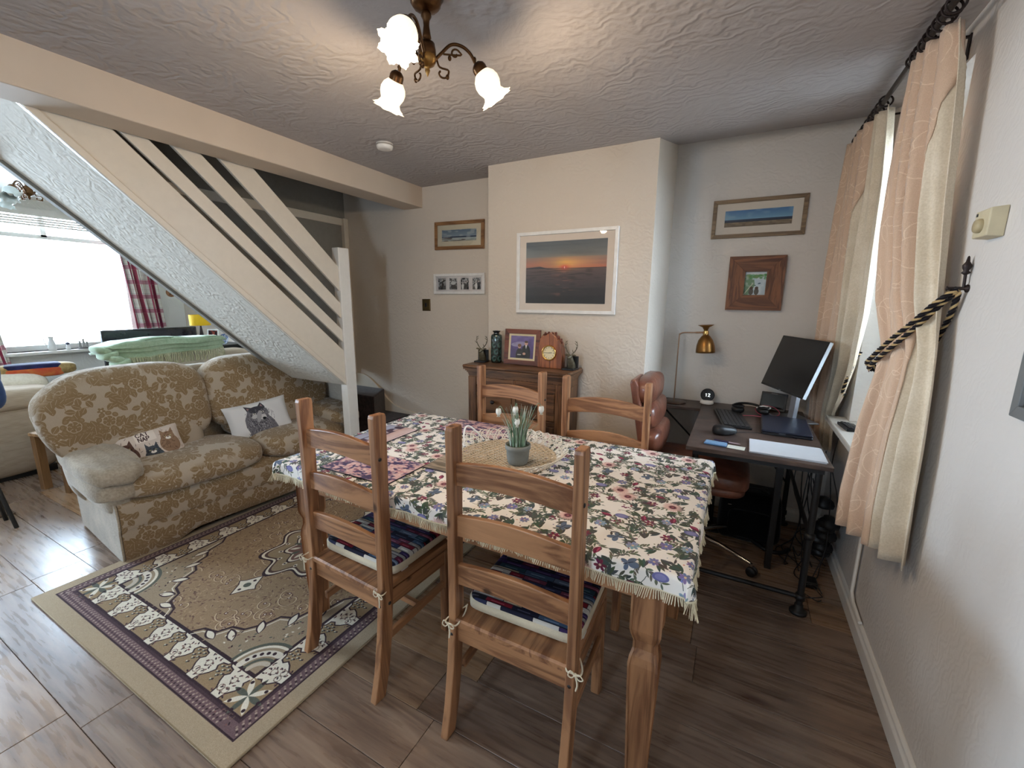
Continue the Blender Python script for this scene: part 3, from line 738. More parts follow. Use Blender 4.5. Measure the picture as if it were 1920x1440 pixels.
# ================================================================ DINING TABLE
M['cloth'] = printed('cream floral tablecloth', draw_tablecloth(), (.50,.50), uv=True, rough=.9, bump=.12, nscale=900, sheen=.1)
M['fringe'] = fabric('cream cotton fringe', (226,214,184), (198,182,150), 300)
tb = thing('dining_table', 'waxed pine dining table with notched square legs under a floral cloth', 'table', (-.88, 1.53, 0))
TX, TY = .80, .445      # half sizes
MB().box(-TX,TX,-TY,TY,.728,.758,bev=.008).build('tabletop', M['pine_x'], tb)
for sy_ in (-1,1): MB().box(-TX+.10,TX-.10,sy_*(TY-.035)-.011,sy_*(TY-.035)+.011,.630,.727).build('apron', M['pine_x'], tb)
for sx in (-1,1): MB().box(sx*(TX-.06)-.011,sx*(TX-.06)+.011,-TY+.08,TY-.08,.630,.727).build('apron', M['pine_y'], tb)
def table_leg(sx, sy_):
    pr = [(.727,.044),(.53,.044),(.515,.041),(.49,.033),(.465,.033),(.44,.040),(.415,.043),(.30,.040),(0,.030)]
    mb = MB(); vs = []; fs = []
    for z, h in pr:
        for (a,b) in ((-1,-1),(1,-1),(1,1),(-1,1)):
            c = .007
            vs += [(a*h, b*(h-c), z), (a*(h-c), b*h, z)] if a*b < 0 else [(a*(h-c), b*h, z), (a*h, b*(h-c), z)]
    n = 8
    for i in range(len(pr)-1):
        for k in range(n): fs.append((i*n+k, i*n+(k+1)%n, (i+1)*n+(k+1)%n, (i+1)*n+k))
    fs += [list(range(n)), list(range((len(pr)-1)*n, len(pr)*n))]
    mb.add(vs, fs)
    return mb.build('leg', M['pine_z'], tb, loc=(sx*(TX-.07), sy_*(TY-.055), 0))
for a in (-1,1):
    for b in (-1,1): table_leg(a, b)

# tablecloth: one sheet, rounded over the edges and wavy at the hem
cx0, cy0 = -.88, 1.53; AX, AY = .826, .462; DROP = .062
def cloth_pt(u, v, extra=0.0):
    """u,v in cloth metres from centre"""
    R = .014
    x = max(-AX, min(AX, u)); y = max(-AY, min(AY, v)); ox = abs(u)-AX; oy = abs(v)-AY
    o = max(ox, oy, 0)
    # drop past the edge
    d = o
    z = .7645
    if d > 0:
        a = min(d/R, PI/2); z -= R*(1-math.cos(a))+max(0, d-R*PI/2)
        push = R*math.sin(a)
        if ox > 0 and oy > 0:
            ang = math.atan2(oy, ox); q = math.hypot(ox, oy); push *= 1; px = math.cos(ang)*(push+.25*min(q, .05)); py = math.sin(ang)*(push+.25*min(q, .05))
            x += math.copysign(px, u); y += math.copysign(py, v)
        elif ox > 0: x += math.copysign(push+.004*math.sin(v*34)*min(1,d/.03), u)
        else: y += math.copysign(push+.005*math.sin(u*29+1)*min(1,d/.03), v)
    z += .0006*math.sin(u*17)*math.sin(v*13)
    return (cx0+x, cy0+y, z)
def coords(A):
    o = [0,.005,.010,.016,.022,.036,.050,DROP]
    return [-A-q for q in o[::-1]]+list(np.linspace(-A, A, 26))[1:-1]+[A+q for q in o]
US, VS = coords(AX), coords(AY)
cb = MB(); nv = len(VS)
vs = [cloth_pt(u, v) for u in US for v in VS]; fs = []; uvs = []
for i in range(len(US)-1):
    for j in range(nv-1):
        fs.append((i*nv+j,(i+1)*nv+j,(i+1)*nv+j+1,i*nv+j+1)); uvs.append([(US[a],VS[b]) for a,b in ((i,j),(i+1,j),(i+1,j+1),(i,j+1))])
cb.add(vs, fs, 0, uvs, True)
clo = tag(cb.build('tablecloth', M['cloth']), 'cream tablecloth printed with wild flowers and edged with fringe on the pine table', 'tablecloth')
fr = MB(); hem = MB(); g = random.Random(9)
def edge_pts():
    A, B = AX+DROP, AY+DROP; n1, n2 = 330, 190; out = []
    for i in range(n1): out.append((lerp(-A,A,i/n1), -B, 0,-1))
    for i in range(n2): out.append((A, lerp(-B,B,i/n2), 1,0))
    for i in range(n1): out.append((lerp(A,-A,i/n1), B, 0,1))
    for i in range(n2): out.append((-A, lerp(B,-B,i/n2), -1,0))
    return out
EP = edge_pts(); P3 = [Vector(cloth_pt(u,v)) for u,v,_,_ in EP]
for k, ((u,v,nx,ny), p) in enumerate(zip(EP, P3)):
    q = P3[(k+1) % len(P3)]; corner = (abs(abs(u)-AX-DROP) < .03 and abs(abs(v)-AY-DROP) < .03)
    clump = math.sin(k*.55)+.6*math.sin(k*.23+2)
    L = g.uniform(.024,.031)*(1.5 if corner else 1)
    dx, dy = nx*(.006+.004*clump)+g.uniform(-.002,.002), ny*(.006+.004*clump)+g.uniform(-.002,.002)
    if corner: dx, dy = .02*math.copysign(1,u)*g.random(), .02*math.copysign(1,v)*g.random()
    t = (q-p)*.62; e = p+Vector((dx+(-.004*clump*(ny!=0)), dy+(-.004*clump*(nx!=0)), -L))
    o = Vector((nx,ny,0))*.0016
    fr.add([p+o, p+t+o, e+t*.6, e, p-o, p+t-o, e+t*.6-o, e-o], [(0,1,2,3),(7,6,5,4),(0,3,7,4),(1,2,6,5)])
hem.tube([tuple(p) for p in P3][::3], .0028, 5, closed=True)
fo = fr.build('fringe', M['fringe'], clo); fo['kind'] = 'stuff'
hem.build('hem_braid', M['fringe'], clo)

# ---------------------------------------------------------------- placemats
def draw_mat(kind):
    s = Canvas(.38,.27,900,(214,178,176)); g = random.Random(kind)
    if kind in (1,4):
        f = s.soft(kind+3, 12, 10); f2 = s.soft(kind+7, 30, 22); s.blend(np.clip((f*.6+f2*.6-.55)*7,0,1), (74,64,104)); s.blend(np.clip((s.soft(kind+9,26,30)-.62)*8,0,1)*.7, (236,206,196))
        s.blend(np.clip((s.soft(kind+19,40,30)-.7)*9,0,1)*.6, (190,120,130))
    elif kind == 2:
        s.grad(0,.14,(226,206,206),(206,170,160)); s.grad(.14,.27,(186,190,206),(150,160,186)); f = s.soft(31, 14, 8); m = np.zeros((s.h,s.w)); m[int(s.h*.42):int(s.h*.72)] = 1
        s.blend(np.clip((f-.4)*8,0,1)*m, (66,52,74)); s.blend(np.clip((s.soft(5,3,40)-.55)*5,0,1)*.35, (180,140,130))
    else:
        s.grad(0,.27,(150,136,120),(200,180,156)); s.blend(np.clip((s.soft(12,6,26)-.5)*6,0,1)*.7, (92,84,74))
    s.line([(0,0),(.38,0),(.38,.27),(0,.27),(0,0)], .005, (34,24,40)); return s.image('placemat print %d' % kind)
def placemat(x, y, rz, w, h, kind, label):
    t = Canvas; mt = printed('placemat print', draw_mat(kind), (w,h), loc=(.5,.5,0), rough=.35, bump=0, spec=.5)
    o = MB().box(-w/2,w/2,-h/2,h/2,0,.004,bev=.001).build('placemat', mt, loc=(x,y,.7655), rot=(0,0,rz))
    tag(o, label, 'placemat', 'placemats laid on the floral tablecloth')
placemat(-1.295,1.215,.0,.37,.235,1,'purple and pink marbled placemat at the front left chair of the table')
placemat(-1.565,1.53,PI/2,.34,.20,2,'pale pink seascape placemat at the left end of the table')
placemat(-.925,1.405,0,.37,.20,3,'grey-brown placemat half hidden under the woven basket')
placemat(-1.20,1.875,0,.38,.235,4,'purple and pink marbled placemat at the far side of the table behind the flowers')

# ---------------------------------------------------------------- woven basket tray and potted snowdrops
M['wicker'] = plain('pale wicker', (198,176,146), .7, var=.2, scale=120, bump=.4)
M['wicker_w'] = plain('whitewashed cane', (222,212,196), .6, var=.08, scale=120)
bk = thing('wicker_tray', 'round woven wicker tray with looped open rim under the flower pot', 'basket', (-.86,1.585,.766), -.26)
R = .222; mb = MB()
g = random.Random(1)
for k in range(58):
    y = -R+2*R*(k+.5)/58; hw = math.sqrt(max(0, R*R-y*y)); n = max(6, int(hw/.012))
    mb.tube([(lerp(-hw,hw,i/n), y, .0062+.0016*(1 if (i+k)%2 else -1)) for i in range(n+1)], .0021, 4, cap=False)
o = mb.build('woven_base', M['wicker'], bk); o['kind'] = 'stuff'
mb = MB()
for k in range(19):
    x = -R+2*R*(k+.5)/19; hw = math.sqrt(max(0, R*R-x*x)); mb.tube([(x,-hw,.0062),(x,hw,.0062)], .0016, 4)
o = mb.build('base_stake', M['wicker_w'], bk); o['kind'] = 'stuff'
mb = MB(); N = 34
for k in range(N):
    a = 2*PI*k/N
    for da, zz, rr_ in ((.42,.045,.05),(-.42,.042,.045)):
        pts = [((R+rr_*math.sin(PI*t))*math.cos(a+da*t), (R+rr_*math.sin(PI*t))*math.sin(a+da*t), .008+zz*math.sin(PI*t)) for t in [i/8 for i in range(9)]]
        mb.tube(pts, .0025, 4, cap=False)
o = mb.build('looped_rim', M['wicker_w'], bk); o['kind'] = 'stuff'
MB().tube([((R+.02)*math.cos(2*PI*i/60), (R+.02)*math.sin(2*PI*i/60), .03+.003*math.sin(i)) for i in range(60)], .002, 5, closed=True).build('rim_hoop', M['wicker_w'], bk)
for sx in (-1,):
    pts = [(sx*(R-.005+.05*math.sin(PI*t)), lerp(-.065,.065,t), .012+.075*math.sin(PI*t)) for t in [i/14 for i in range(15)]]
    MB().tube(pts, .0045, 8).build('handle', M['white_pl'], bk)

pt = thing('potted_snowdrops', 'small grey pot of artificial white snowdrops on the wicker tray', 'plant', (-.775,1.525,.776))
M['pot'] = plain('grey ribbed pot', (122,122,114), .75, var=.1, bump=.2)
pt.scale = (1.12,1.12,1.12)
MB().lathe([(0,.0),(.036,0),(.038,.004),(.041,.02),(.0415,.022),(.044,.055),(.048,.058),(.0485,.074),(.045,.075),(.043,.066),(0,.064)], 32, rmod=lambda t,z: 1).build('pot', M['pot'], pt)
M['leafg'] = plain('grey-green leaf', (108,132,104), .6, var=.25, scale=60); M['leafp'] = plain('frosted leaf', (170,180,164), .7, var=.15, scale=60)
M['petal'] = plain('white petal', (236,232,220), .5); M['moss'] = fabric('green moss', (70,80,48), (40,48,28), 80)
MB().lathe([(.044,.066),(.03,.070),(0,.072)], 20).build('soil', M['moss'], pt)
g = random.Random(6)
def blade(x, y, a, h, lean, w):
    n = 7; vs = []
    for i in range(n):
        t = i/(n-1); r = lean*t*t; ww = w*(1-.85*t**2)
        px, py = x+math.cos(a)*r, y+math.sin(a)*r; z = .066+h*t
        for sgn in (-1,0,1): vs.append((px-math.sin(a)*ww*sgn, py+math.cos(a)*ww*sgn, z-(.0012 if sgn == 0 else 0)))
    return vs, [(i*3+k, i*3+k+1, (i+1)*3+k+1, (i+1)*3+k) for i in range(n-1) for k in (0,1)]
for k in range(84):
    a = g.uniform(0, 2*PI); r = g.uniform(.002,.034); mb = MB()
    mb.add(*blade(r*math.cos(a), r*math.sin(a), a, g.uniform(.08,.165), g.uniform(.004,.05), .0036), smooth=True)
    mb.build('leaf', M['leafg'] if k % 2 else M['leafp'], pt)
for (dx,dy,h,ln,a) in ((-.055,-.03,.150,.03,2.9),(.0,-.012,.165,.02,-1.6),(.012,-.03,.125,.02,-1.2),(.065,.026,.165,.03,.3)):
    s0 = (dx*.3,dy*.3,.066); tp = (dx,dy,.066+h); tip = (dx+math.cos(a)*ln*.5, dy+math.sin(a)*ln*.5, .062+h)
    stm = MB().tube(smooth_path([s0,(dx*.6,dy*.6,.066+h*.6),tp,tip],4), .0012, 5).build('stem', M['leafg'], pt)
    mb = MB()
    for q in range(6):
        th = q*PI/3; T = TR(tip, 0, .45, th)
        mb.grid(lambda u,v,T=T: tuple(T @ Vector(((.005+.013*math.sin(PI*min(1,v*.75+.12)))*math.cos((u-.5)*1.3), .011*math.sin((u-.5)*1.5)*math.sin(PI*min(1,v*.8+.15)), -.034*v))), 5, 7)
    mb.build('flower', M['petal'], stm)

# ================================================================ DINING CHAIRS
M['books'] = printed('book spine cushion print', draw_books(), (.42,.42), loc=(.5,0,0), bump=.2)
def chair_post(sx):
    pr = [(0,-.062,-.012),(.10,-.038,.014),(.25,-.016,.036),(.40,-.003,.048),(.46,0,.050),(.60,0,.050),(.76,.0,.050),(.9,.000,.052),(1.064,-.002,.054),(1.076,.002,.050)]
    L = [(a,z) for z,a,b in pr]; Rr = [(b,z) for z,a,b in pr]
    # local prism on the y-z plane, shallow notch near the foot
    return MB().prism([(y,z) for y,z in L]+[(y,z) for y,z in Rr[::-1]], sx*.206-.014, sx*.206+.014, 'x')
def slat(z0, z1, arch, x=.193):
    n = 14; top = []; bot = []
    for i in range(n+1):
        t = i/n; X = lerp(-x,x,t); s_ = math.sin(PI*t)**1.0
        top.append((X, z1+arch*s_)); bot.append((X, z0+arch*.75*s_))
    return top, bot
def make_chair(label, cushion=True):
    t = thing('dining_chair', label, 'chair')
    MB().box(-.205,.205,-.001,.395,.398,.425,bev=.006).build('seat', M['pine_y'], t)
    for sx in (-1,1): chair_post(sx).build('back_post', M['pine_z'], t, bevel=.0035)
    for z0, z1 in ((.540,.612),(.712,.782),(.884,.957)):
        top, bot = slat(z0, z1, .022); mb = MB(); n = len(top)
        # slat follows a slight backwards curve
        def yy(x): return .018-.012*(1-(x/.193)**2)
        vs = []
        for i in range(n):
            for (p,dy) in ((bot[i],0),(top[i],0),(top[i],.019),(bot[i],.019)): vs.append((p[0], yy(p[0])+dy, p[1]))
        fs = [(i*4+k, i*4+(k+1)%4, (i+1)*4+(k+1)%4, (i+1)*4+k) for i in range(n-1) for k in range(4)]+[(0,1,2,3),((n-1)*4,(n-1)*4+3,(n-1)*4+2,(n-1)*4+1)]
        mb.add(vs, fs); mb.build('back_slat', M['pine_x'], t, bevel=.003)
    for sx in (-1,1):
        MB().box(sx*.190-.017,sx*.190+.017,.345,.385,0,.397,bev=.005).build('front_leg', M['pine_z'], t)
        MB().box(sx*.196-.009,sx*.196+.009,.050,.345,.335,.397).build('seat_rail', M['pine_y'], t)
        MB().prism([(.045,.20),(.35,.225),(.35,.255),(.045,.232)], sx*.196-.009, sx*.196+.009, 'x').build('stretcher', M['pine_y'], t, bevel=.003)
    MB().box(-.192,.192,.012,.034,.335,.397).build('seat_rail', M['pine_x'], t)
    MB().box(-.174,.174,.352,.376,.335,.397).build('seat_rail', M['pine_x'], t)
    MB().box(-.187,.187,.19,.212,.218,.242,bev=.003).build('stretcher', M['pine_x'], t)
    for sx in (-1,1):
        for z, y in ((.366,-.0045),): MB().lathe([(0,-.001),(.0075,-.001),(.006,.0015),(0,.003)], 10, T=TR((sx*.206,y,z), PI/2)).build('bolt', M['black'], t)
        for z, y in ((.92,.018),(.366,.028)): MB().lathe([(0,-.001),(.0075,-.001),(.006,.0015),(0,.003)], 10, T=TR((sx*.2205,y,z), 0, sx*PI/2)).build('bolt', M['black'], t)
    return t
def make_cushion(label, ties=True):
    t = thing('seat_cushion', label, 'cushion', group='book print seat cushions')
    def q(x,y,z): return (x, y, z)
    mb = MB(); mb.ell((0,0,.0),(.198,.190,.024),48,14,.22); mb.build('pad_cover', M['books'], t)
    mb = MB(); mb.ell((0,0,-.006),(.202,.194,.019),40,8,.2); mb.build('pad_underside', M['cream_cloth'], t)
    return t
chA = make_chair('pine ladder-back dining chair at the near left of the table, on the rug edge')
chB = copy_tree(chA); chC = copy_tree(chA); chD = copy_tree(chA)
for c, p, rz, lb in ((chA,(-1.247,.990),-.07,None),(chB,(-.535,.995),0,'pine ladder-back dining chair nearest the camera, its back against the table front'),
                     (chC,(-1.118,2.128),PI-.08,'pine ladder-back dining chair on the far side in front of the sideboard'),
                     (chD,(-.553,2.068),PI,'pine ladder-back dining chair on the far side beside the leather office chair')):
    c.location = (p[0], p[1], 0); c.rotation_euler = (0,0,rz); c['group'] = 'pine ladder-back dining chairs'
    if lb: c['label'] = lb
for k, (c, lb) in enumerate(((chA,'dark book-spine print seat pad tied to the near left chair'),(chB,'dark book-spine print seat pad tied to the chair nearest the camera'))):
    cu = make_cushion(lb); x, y = c.location[0], c.location[1]
    cu.location = (x+.0, y+.258, .452); cu.rotation_euler = (.0,0,.03-.07*(k == 0))
    for sx in (-1,1):
        # tie looped round the back post with a small bow
        lp = [(sx*.19,-.20,-.01),(sx*.225,-.24,-.03),(sx*.229,-.268,-.035),(sx*.206,-.270,-.036),(sx*.186,-.266,-.034),(sx*.186,-.22,-.026),(sx*.19,-.195,-.008)]
        tie = MB().tube(smooth_path(lp,5), .0026, 6).build('tie', M['cream_cloth'], cu)
        kx, ky = sx*.215, -.272
        kn = MB(); kn.ell((kx,ky,-.036),(.007,.005,.006),8,6)
        for (dx,dz) in ((.024,.004),(-.020,.008)): kn.tube(smooth_path([(kx,ky,-.036),(kx+dx*.6,ky-.006,-.030+dz),(kx+dx,ky-.004,-.040),(kx+dx*.5,ky-.003,-.046),(kx,ky,-.036)],4), .002, 5)
        kn.tube(smooth_path([(kx,ky,-.036),(kx+.008,ky-.004,-.06),(kx+.004,ky-.002,-.085)],4), [.0026]*9, 5)
        kn.build('bow', M['cream_cloth'], tie)
    MB().box(.196,.199,-.14,-.105,-.045,-.008).build('care_tag', M['white_pl'], cu)

# ================================================================ RUG
M['rug'] = printed('rug pile', draw_rug(), (RUGW, RUGL), rough=1.0, bump=.5, nscale=350, spec=.05, sheen=.1)
rg = MB().box(0,RUGW,0,RUGL,0,.011,bev=.004).build('rug', M['rug'], loc=(-2.915,.522,.0005))
tag(rg, 'tan and cream patterned rug with a medallion and border between the sofa and the table', 'rug')
MB().tube([(.004,.004,.006),(RUGW-.004,.004,.006),(RUGW-.004,RUGL-.004,.006),(.004,RUGL-.004,.006)], .0055, 6, closed=True).build('edge_binding', plain('tan rug binding', (150,132,104), .95), rg)
rg2 = MB().box(0,.7,0,.9,0,.010,bev=.003).build('rug', fabric('brown rug', (110,84,62), (60,44,38), 40), loc=(-4.92,-.12,.0005))
tag(rg2, 'small brown rug on the front room floor at the left edge', 'rug')

# ================================================================ SOFA
SF = draw_sofa()
M['sofa'] = printed('woven floral upholstery', SF, (.62,.62), 'box', rough=.92, bump=.35, nscale=600, sheen=.25, tint=(.94,.92,.90,1))
M['chenille'] = fabric('plain grey-beige chenille', (176,162,142), (140,126,108), 160, .95, .6, .3)
so = thing('sofa', 'beige and brown floral two-seat sofa with rolled arms at the left', 'sofa', (-2.872,.879,.0), math.radians(85))
L = 1.46
mb = MB(); mb.prism([(.01,.0),(.0,.02),(.0,.33),(.10,.36),(.74,.40),(.76,.05),(.75,0)], 0, .02, 'x'); 
def base(u, v):
    # closed profile swept along the width with a scalloped lower front
    X = u*L; sc_ = .055*max(0, math.sin(PI*u))**.5 if .16 < u < .84 else 0.0
    sc_ = .055*min(1, max(0, (u-.14)/.10))*min(1, max(0, (.86-u)/.10))
    pr = [(.012,.0+sc_),(.0,.03+sc_),(-.004,.19),(-.012,.20),(-.018,.26),(-.012,.335),(.02,.36),(.40,.37),(.76,.37),(.765,.2),(.75,.01),(.4,.01+sc_)]
    k = v*(len(pr)-1); i = min(int(k), len(pr)-2); t = k-i
    return (X, lerp(pr[i][0], pr[i+1][0], t), lerp(pr[i][1], pr[i+1][1], t))
mb = MB(); mb.grid(base, 40, 36); mb.build('base', M['sofa'], so)
for X in (0, L): 
    pr = [(.012,.0),(.0,.03),(-.004,.19),(-.012,.20),(-.018,.26),(-.012,.335),(.02,.36),(.40,.40),(.76,.42),(.765,.2),(.75,.01)]
    MB().prism(pr, X-(.012 if X == 0 else 0), X+(.0 if X == 0 else .012), 'x').build('side_panel', M['chenille'], so, bevel=.008)
MB().tube([(.0,-.006,.196),(L*.25,-.006,.196),(L*.5,-.006,.196),(L*.75,-.006,.196),(L,-.006,.196)], .005, 6).build('piping', M['sofa'], so)
def pillow(c, r, p=.55, fn=None, n=36, m=22): return MB().ell(c, r, n, m, p, fn=fn)
def wob(a, k, ph=0): return lambda x,y,z: (x*(1+a*math.sin(k*z*3+ph)*math.cos(k*y*2)), y*(1+a*math.sin(k*x*3+ph)), z*(1+a*math.sin(k*x*4+ph+y)))
for i, (a, b) in enumerate(((.0,.80),(.80,1.46))):
    def f(x,y,z): 
        zz = z*(1+.10*(1-x*x)) - .10*max(0,-y)**2*1.0
        if y < -.3: zz -= .55*(-y-.3)**2*(1 if z > 0 else -.3)
        return (x, y*(1+.03*math.cos(x*2)), zz+.02*math.sin(9*x+5*y))
    MB().ell(((a+b)/2,.20,.425),((b-a)/2+.004,.275,.082),44,20,.5,fn=f).build('seat_cushion', M['sofa'], so)
# back shell
def shell(x,y,z):
    k = 1-.16*max(0,z)*abs(x)**3
    return (x*(1+.02*z), y*(1-.25*z)+.35*z, z*k - .13*abs(x)**4*(z > 0))
MB().ell((L/2,.64,.56),(L/2+.07,.10,.42),48,24,.35,fn=shell).build('back_shell', M['chenille'], so)
for i, (a, b, h) in enumerate(((-.17,.66,1.0),(.655,1.53,.97))):
    out = -1 if i == 0 else 1
    def f(x,y,z):
        o = max(0, x*out); pz = z-.34*o**2.2*(z > 0)*z - .03*abs(x)**3
        wr = .018*math.sin(14*x+3*z)*abs(x)**2+.02*math.sin(11*z+4*x)*max(0,z)
        return (x*(1-.13*o*(z < 0)*(-z)), y*(1+.12*math.cos(z*1.6))-(.55*o**2)*(1)+.50*z+wr, pz+wr*.5)
    MB().ell(((a+b)/2,.50,.775),((b-a)/2+.008,.125,.262),52,30,.52,fn=f).build('back_cushion', M['sofa'], so)
    def f2(x,y,z): return (x*(1-.05*abs(z)), y+.1*z+.02*math.sin(12*x), z)
    MB().ell((lerp(a,b,.5)+.0,.43,.555),((b-a)/2-(.07),.125,.115),40,18,.55,fn=f2).build('lumbar_cushion', M['sofa'], so)
# arms: puffed top pad over a lower roll, creased
for i, sx in enumerate((-1,1)):
    cx = .03 if sx < 0 else L-.01
    mat_ = M['chenille'] if sx < 0 else M['sofa']
    def fa(x,y,z):
        fr_ = max(0,-y); w = .16*(abs(math.sin(7*x+1.5*y+sx))-.6)*(.35+fr_)+.07*math.sin(9*y+6*x)
        return (x*(1+.10*fr_)+.12*sx*(1-fr_), y, z*(1+.12*math.sin(3*y))-.55*fr_**1.6+.45*max(0,y)+w)
    ar = MB().ell((cx,.30,.545),(.125,.37,.070),40,22,.6,fn=fa).build('armrest', mat_, so)
    def fb(x,y,z):
        fr_ = max(0,-y); return (x, y, z-.35*fr_**2+.06*math.sin(10*x)*fr_+.02*math.sin(20*y))
    MB().ell((cx+.01*sx,.28,.445),(.115,.33,.072),36,18,.6,fn=fb).build('arm_roll', mat_, ar)
    MB().ell((cx,.36,.36),(.07,.36,.09),30,14,.5).build('arm_side', M['chenille'] if sx < 0 else M['sofa'], so)

# scatter cushions
def draw_wolf():
    s = Canvas(.44,.30,1100,(216,212,208)); g = random.Random(3)
    G1,G2,G3,G4 = (66,64,70),(112,108,112),(158,154,154),(34,32,38)
    s.poly([(.12,.0),(.115,.05),(.10,.10),(.105,.16),(.13,.21),(.19,.24),(.24,.22),(.27,.16),(.30,.11),(.315,.05),(.31,0)], G2)
    s.poly([(.14,.19),(.125,.275),(.165,.255),(.19,.24)], G1); s.poly([(.21,.245),(.245,.285),(.262,.235),(.25,.21)], G1)
    s.poly([(.145,.21),(.138,.255),(.165,.24)], (150,120,120)); s.poly([(.225,.24),(.243,.268),(.25,.235)], (150,120,120))
    s.ell(.20,.19,.075,.062,0,G2); s.ell(.20,.225,.055,.03,0,G1)
    for k in range(900):
        x,y = g.gauss(.20,.05), g.gauss(.12,.065)
        if .10 < x < .31 and 0 < y < .235: s.leaf(x,y,g.uniform(-2.2,-.9),g.uniform(.01,.022),.0025,g.choice([G1,G3,G4,G2,(190,186,184)]),.8)
    s.ell(.225,.155,.03,.022,0,(196,192,190)); s.ell(.175,.17,.022,.016,.3,(184,180,178)); s.ell(.205,.165,.016,.05,-.35,G3)
    s.ell(.236,.142,.013,.010,0,(20,20,24)); s.ell(.178,.192,.011,.005,.2,(222,216,196)); s.ell(.178,.192,.004,None,0,G4); s.ell(.236,.198,.010,.005,-.2,(222,216,196)); s.ell(.236,.198,.004,None,0,G4)
    s.line([(.2,.118),(.225,.112),(.245,.122)], .003, G4)
    return s.image('wolf drawing print')
def draw_cats():
    s = Canvas(.42,.26,1000,(206,190,176)); g = random.Random(8)
    def cat(x,y,r,c,d):
        s.ell(x,y-r*.9,r*1.1,r*1.2,0,c); s.ell(x,y,r*.8,r*.7,0,c)
        for sx in (-1,1): s.poly([(x+sx*r*.2,y+r*.5),(x+sx*r*.65,y+r*1.15),(x+sx*r*.75,y+r*.3)], c); s.ell(x+sx*r*.32,y+r*.08,r*.12,r*.08,0,(210,206,150)); s.ell(x+sx*r*.32,y+r*.08,r*.05,None,0,d)
        for k in range(70): s.leaf(x+g.gauss(0,r*.5),y-r*.5+g.gauss(0,r*.7),g.random()*6,r*.4,r*.06,d,.6)
        s.ell(x,y-r*.2,r*.32,r*.2,0,(226,218,206)); s.ell(x,y-r*.08,r*.07,None,0,(60,34,34))
    cat(.09,.14,.055,(96,70,60),(40,28,28)); cat(.225,.09,.05,(74,78,84),(30,32,38)); cat(.335,.16,.055,(142,112,88),(84,60,46))
    s.rect(.155,.165,.27,.245,(224,210,196)); s.text('CAT', .168,.208,.030,.005,(60,36,36)); s.text('NAP', .172,.172,.028,.005,(60,36,36))
    return s.image('cat nap print')
def scatter(name, label, im, w, h, loc, rot, back):
    t = thing(name, label, 'cushion', loc, rot=rot, group='scatter cushions on the sofa')
    def cf(sgn):
        def f(u,v):
            x, y = 2*u-1, 2*v-1
            q = (1-x**4)*(1-y**4); pin = 1-.07*(1-abs(y)**2)*(abs(x)) ; pin2 = 1-.07*(1-abs(x)**2)*abs(y)
            return (x*w/2*pin, sgn*-(.058*max(0,q)**.55+.001)+.004*math.sin(9*x+5*y)*q, y*h/2*pin2)
        return f
    MB().grid(cf(1), 25, 19, uvfn=lambda u,v:(u,v)).build('front_cover', printed(label[:20], im, (1,1), uv=True, bump=.2, rough=.9), t)
    MB().grid(cf(-1), 25, 19, flip=True).build('back_cover', back, t)
    return t
wl = fabric('white linen', (216,212,208))
scatter('scatter_cushion', 'white cushion with a grey wolf drawing leaning on the sofa back', draw_wolf(), .43, .275, (-3.075,1.815,.575), (math.radians(-22),math.radians(-5),math.radians(78)), wl)
scatter('scatter_cushion', 'small cushion printed with three cats and the words CAT NAP behind the left sofa arm', draw_cats(), .37, .24, (-3.15,1.155,.535), (math.radians(-32),math.radians(-7),math.radians(80)), wl)

# ================================================================ SIDEBOARD
sb = thing('sideboard', 'dark oak sideboard with moulded top and two drawers against the chimney breast', 'sideboard', (-1.228,2.585,0))
def molded(z0, z1, o0, o1, name, mat_):
    """moulding ring: box whose section steps outward"""
    mb = MB(); n = 5
    for i in range(n):
        a, b = lerp(z0,z1,i/n), lerp(z0,z1,(i+1)/n); o = lerp(o0,o1,(i/(n-1))**1.6)
        mb.box(-.345-o,.345+o,-.235-o,0,a,b)
    return mb.build(name, mat_, sb)
MB().box(-.375,.375,-.268,0,1.015,1.035,bev=.006).build('top', M['oak_x'], sb)
molded(.962,1.014,.0,.026,'cornice',M['oak_x'])
MB().box(-.345,.345,-.230,0,.05,.962).build('carcass', M['oak_z'], sb)
MB().box(-.355,.355,-.242,0,0,.075,bev=.006).build('plinth', M['oak_x'], sb)
for x0,x1 in ((-.345,-.285),(.285,.345),(-.012,.012)): MB().box(x0,x1,-.240,-.229,.076,.955,bev=.002).build('stile', M['oak_z'], sb)
for z0,z1 in ((.90,.955),(.69,.715)): MB().box(-.284,.284,-.238,-.229,z0,z1,bev=.002).build('rail', M['oak_x'], sb)
for sx in (-1,1):
    a, b = sorted((sx*.016, sx*.281))
    d = MB().box(a,b,-.241,-.230,.722,.893,bev=.004).build('drawer', M['oak_x'], sb)
    MB().lathe([(.006,0),(.006,.010),(.013,.016),(.013,.022),(.006,.027),(0,.028)], 16, T=TR(((a+b)/2,-.241,.80), PI/2)).build('knob', M['iron'], d)
    d = MB().box(a,b,-.238,-.230,.085,.683,bev=.003).build('door', M['oak_z'], sb)
    MB().box(a+.05,b-.05,-.244,-.237,.14,.63,bev=.005).build('door_panel', M['oak_z'], d)
    MB().lathe([(.006,0),(.006,.010),(.013,.016),(.013,.022),(.006,.027),(0,.028)], 16, T=TR((sx*.04,-.241,.42), PI/2)).build('knob', M['iron'], d)
    MB().box(sx*.346-.004,sx*.346+.004,-.19,-.04,.12,.93,bev=.003).build('side_panel', M['oak_z'], sb)
ZT = 1.0355
M['bronze'] = plain('bronze cast resin', (92,84,66), .45, .3, var=.35, scale=60, bump=.5)
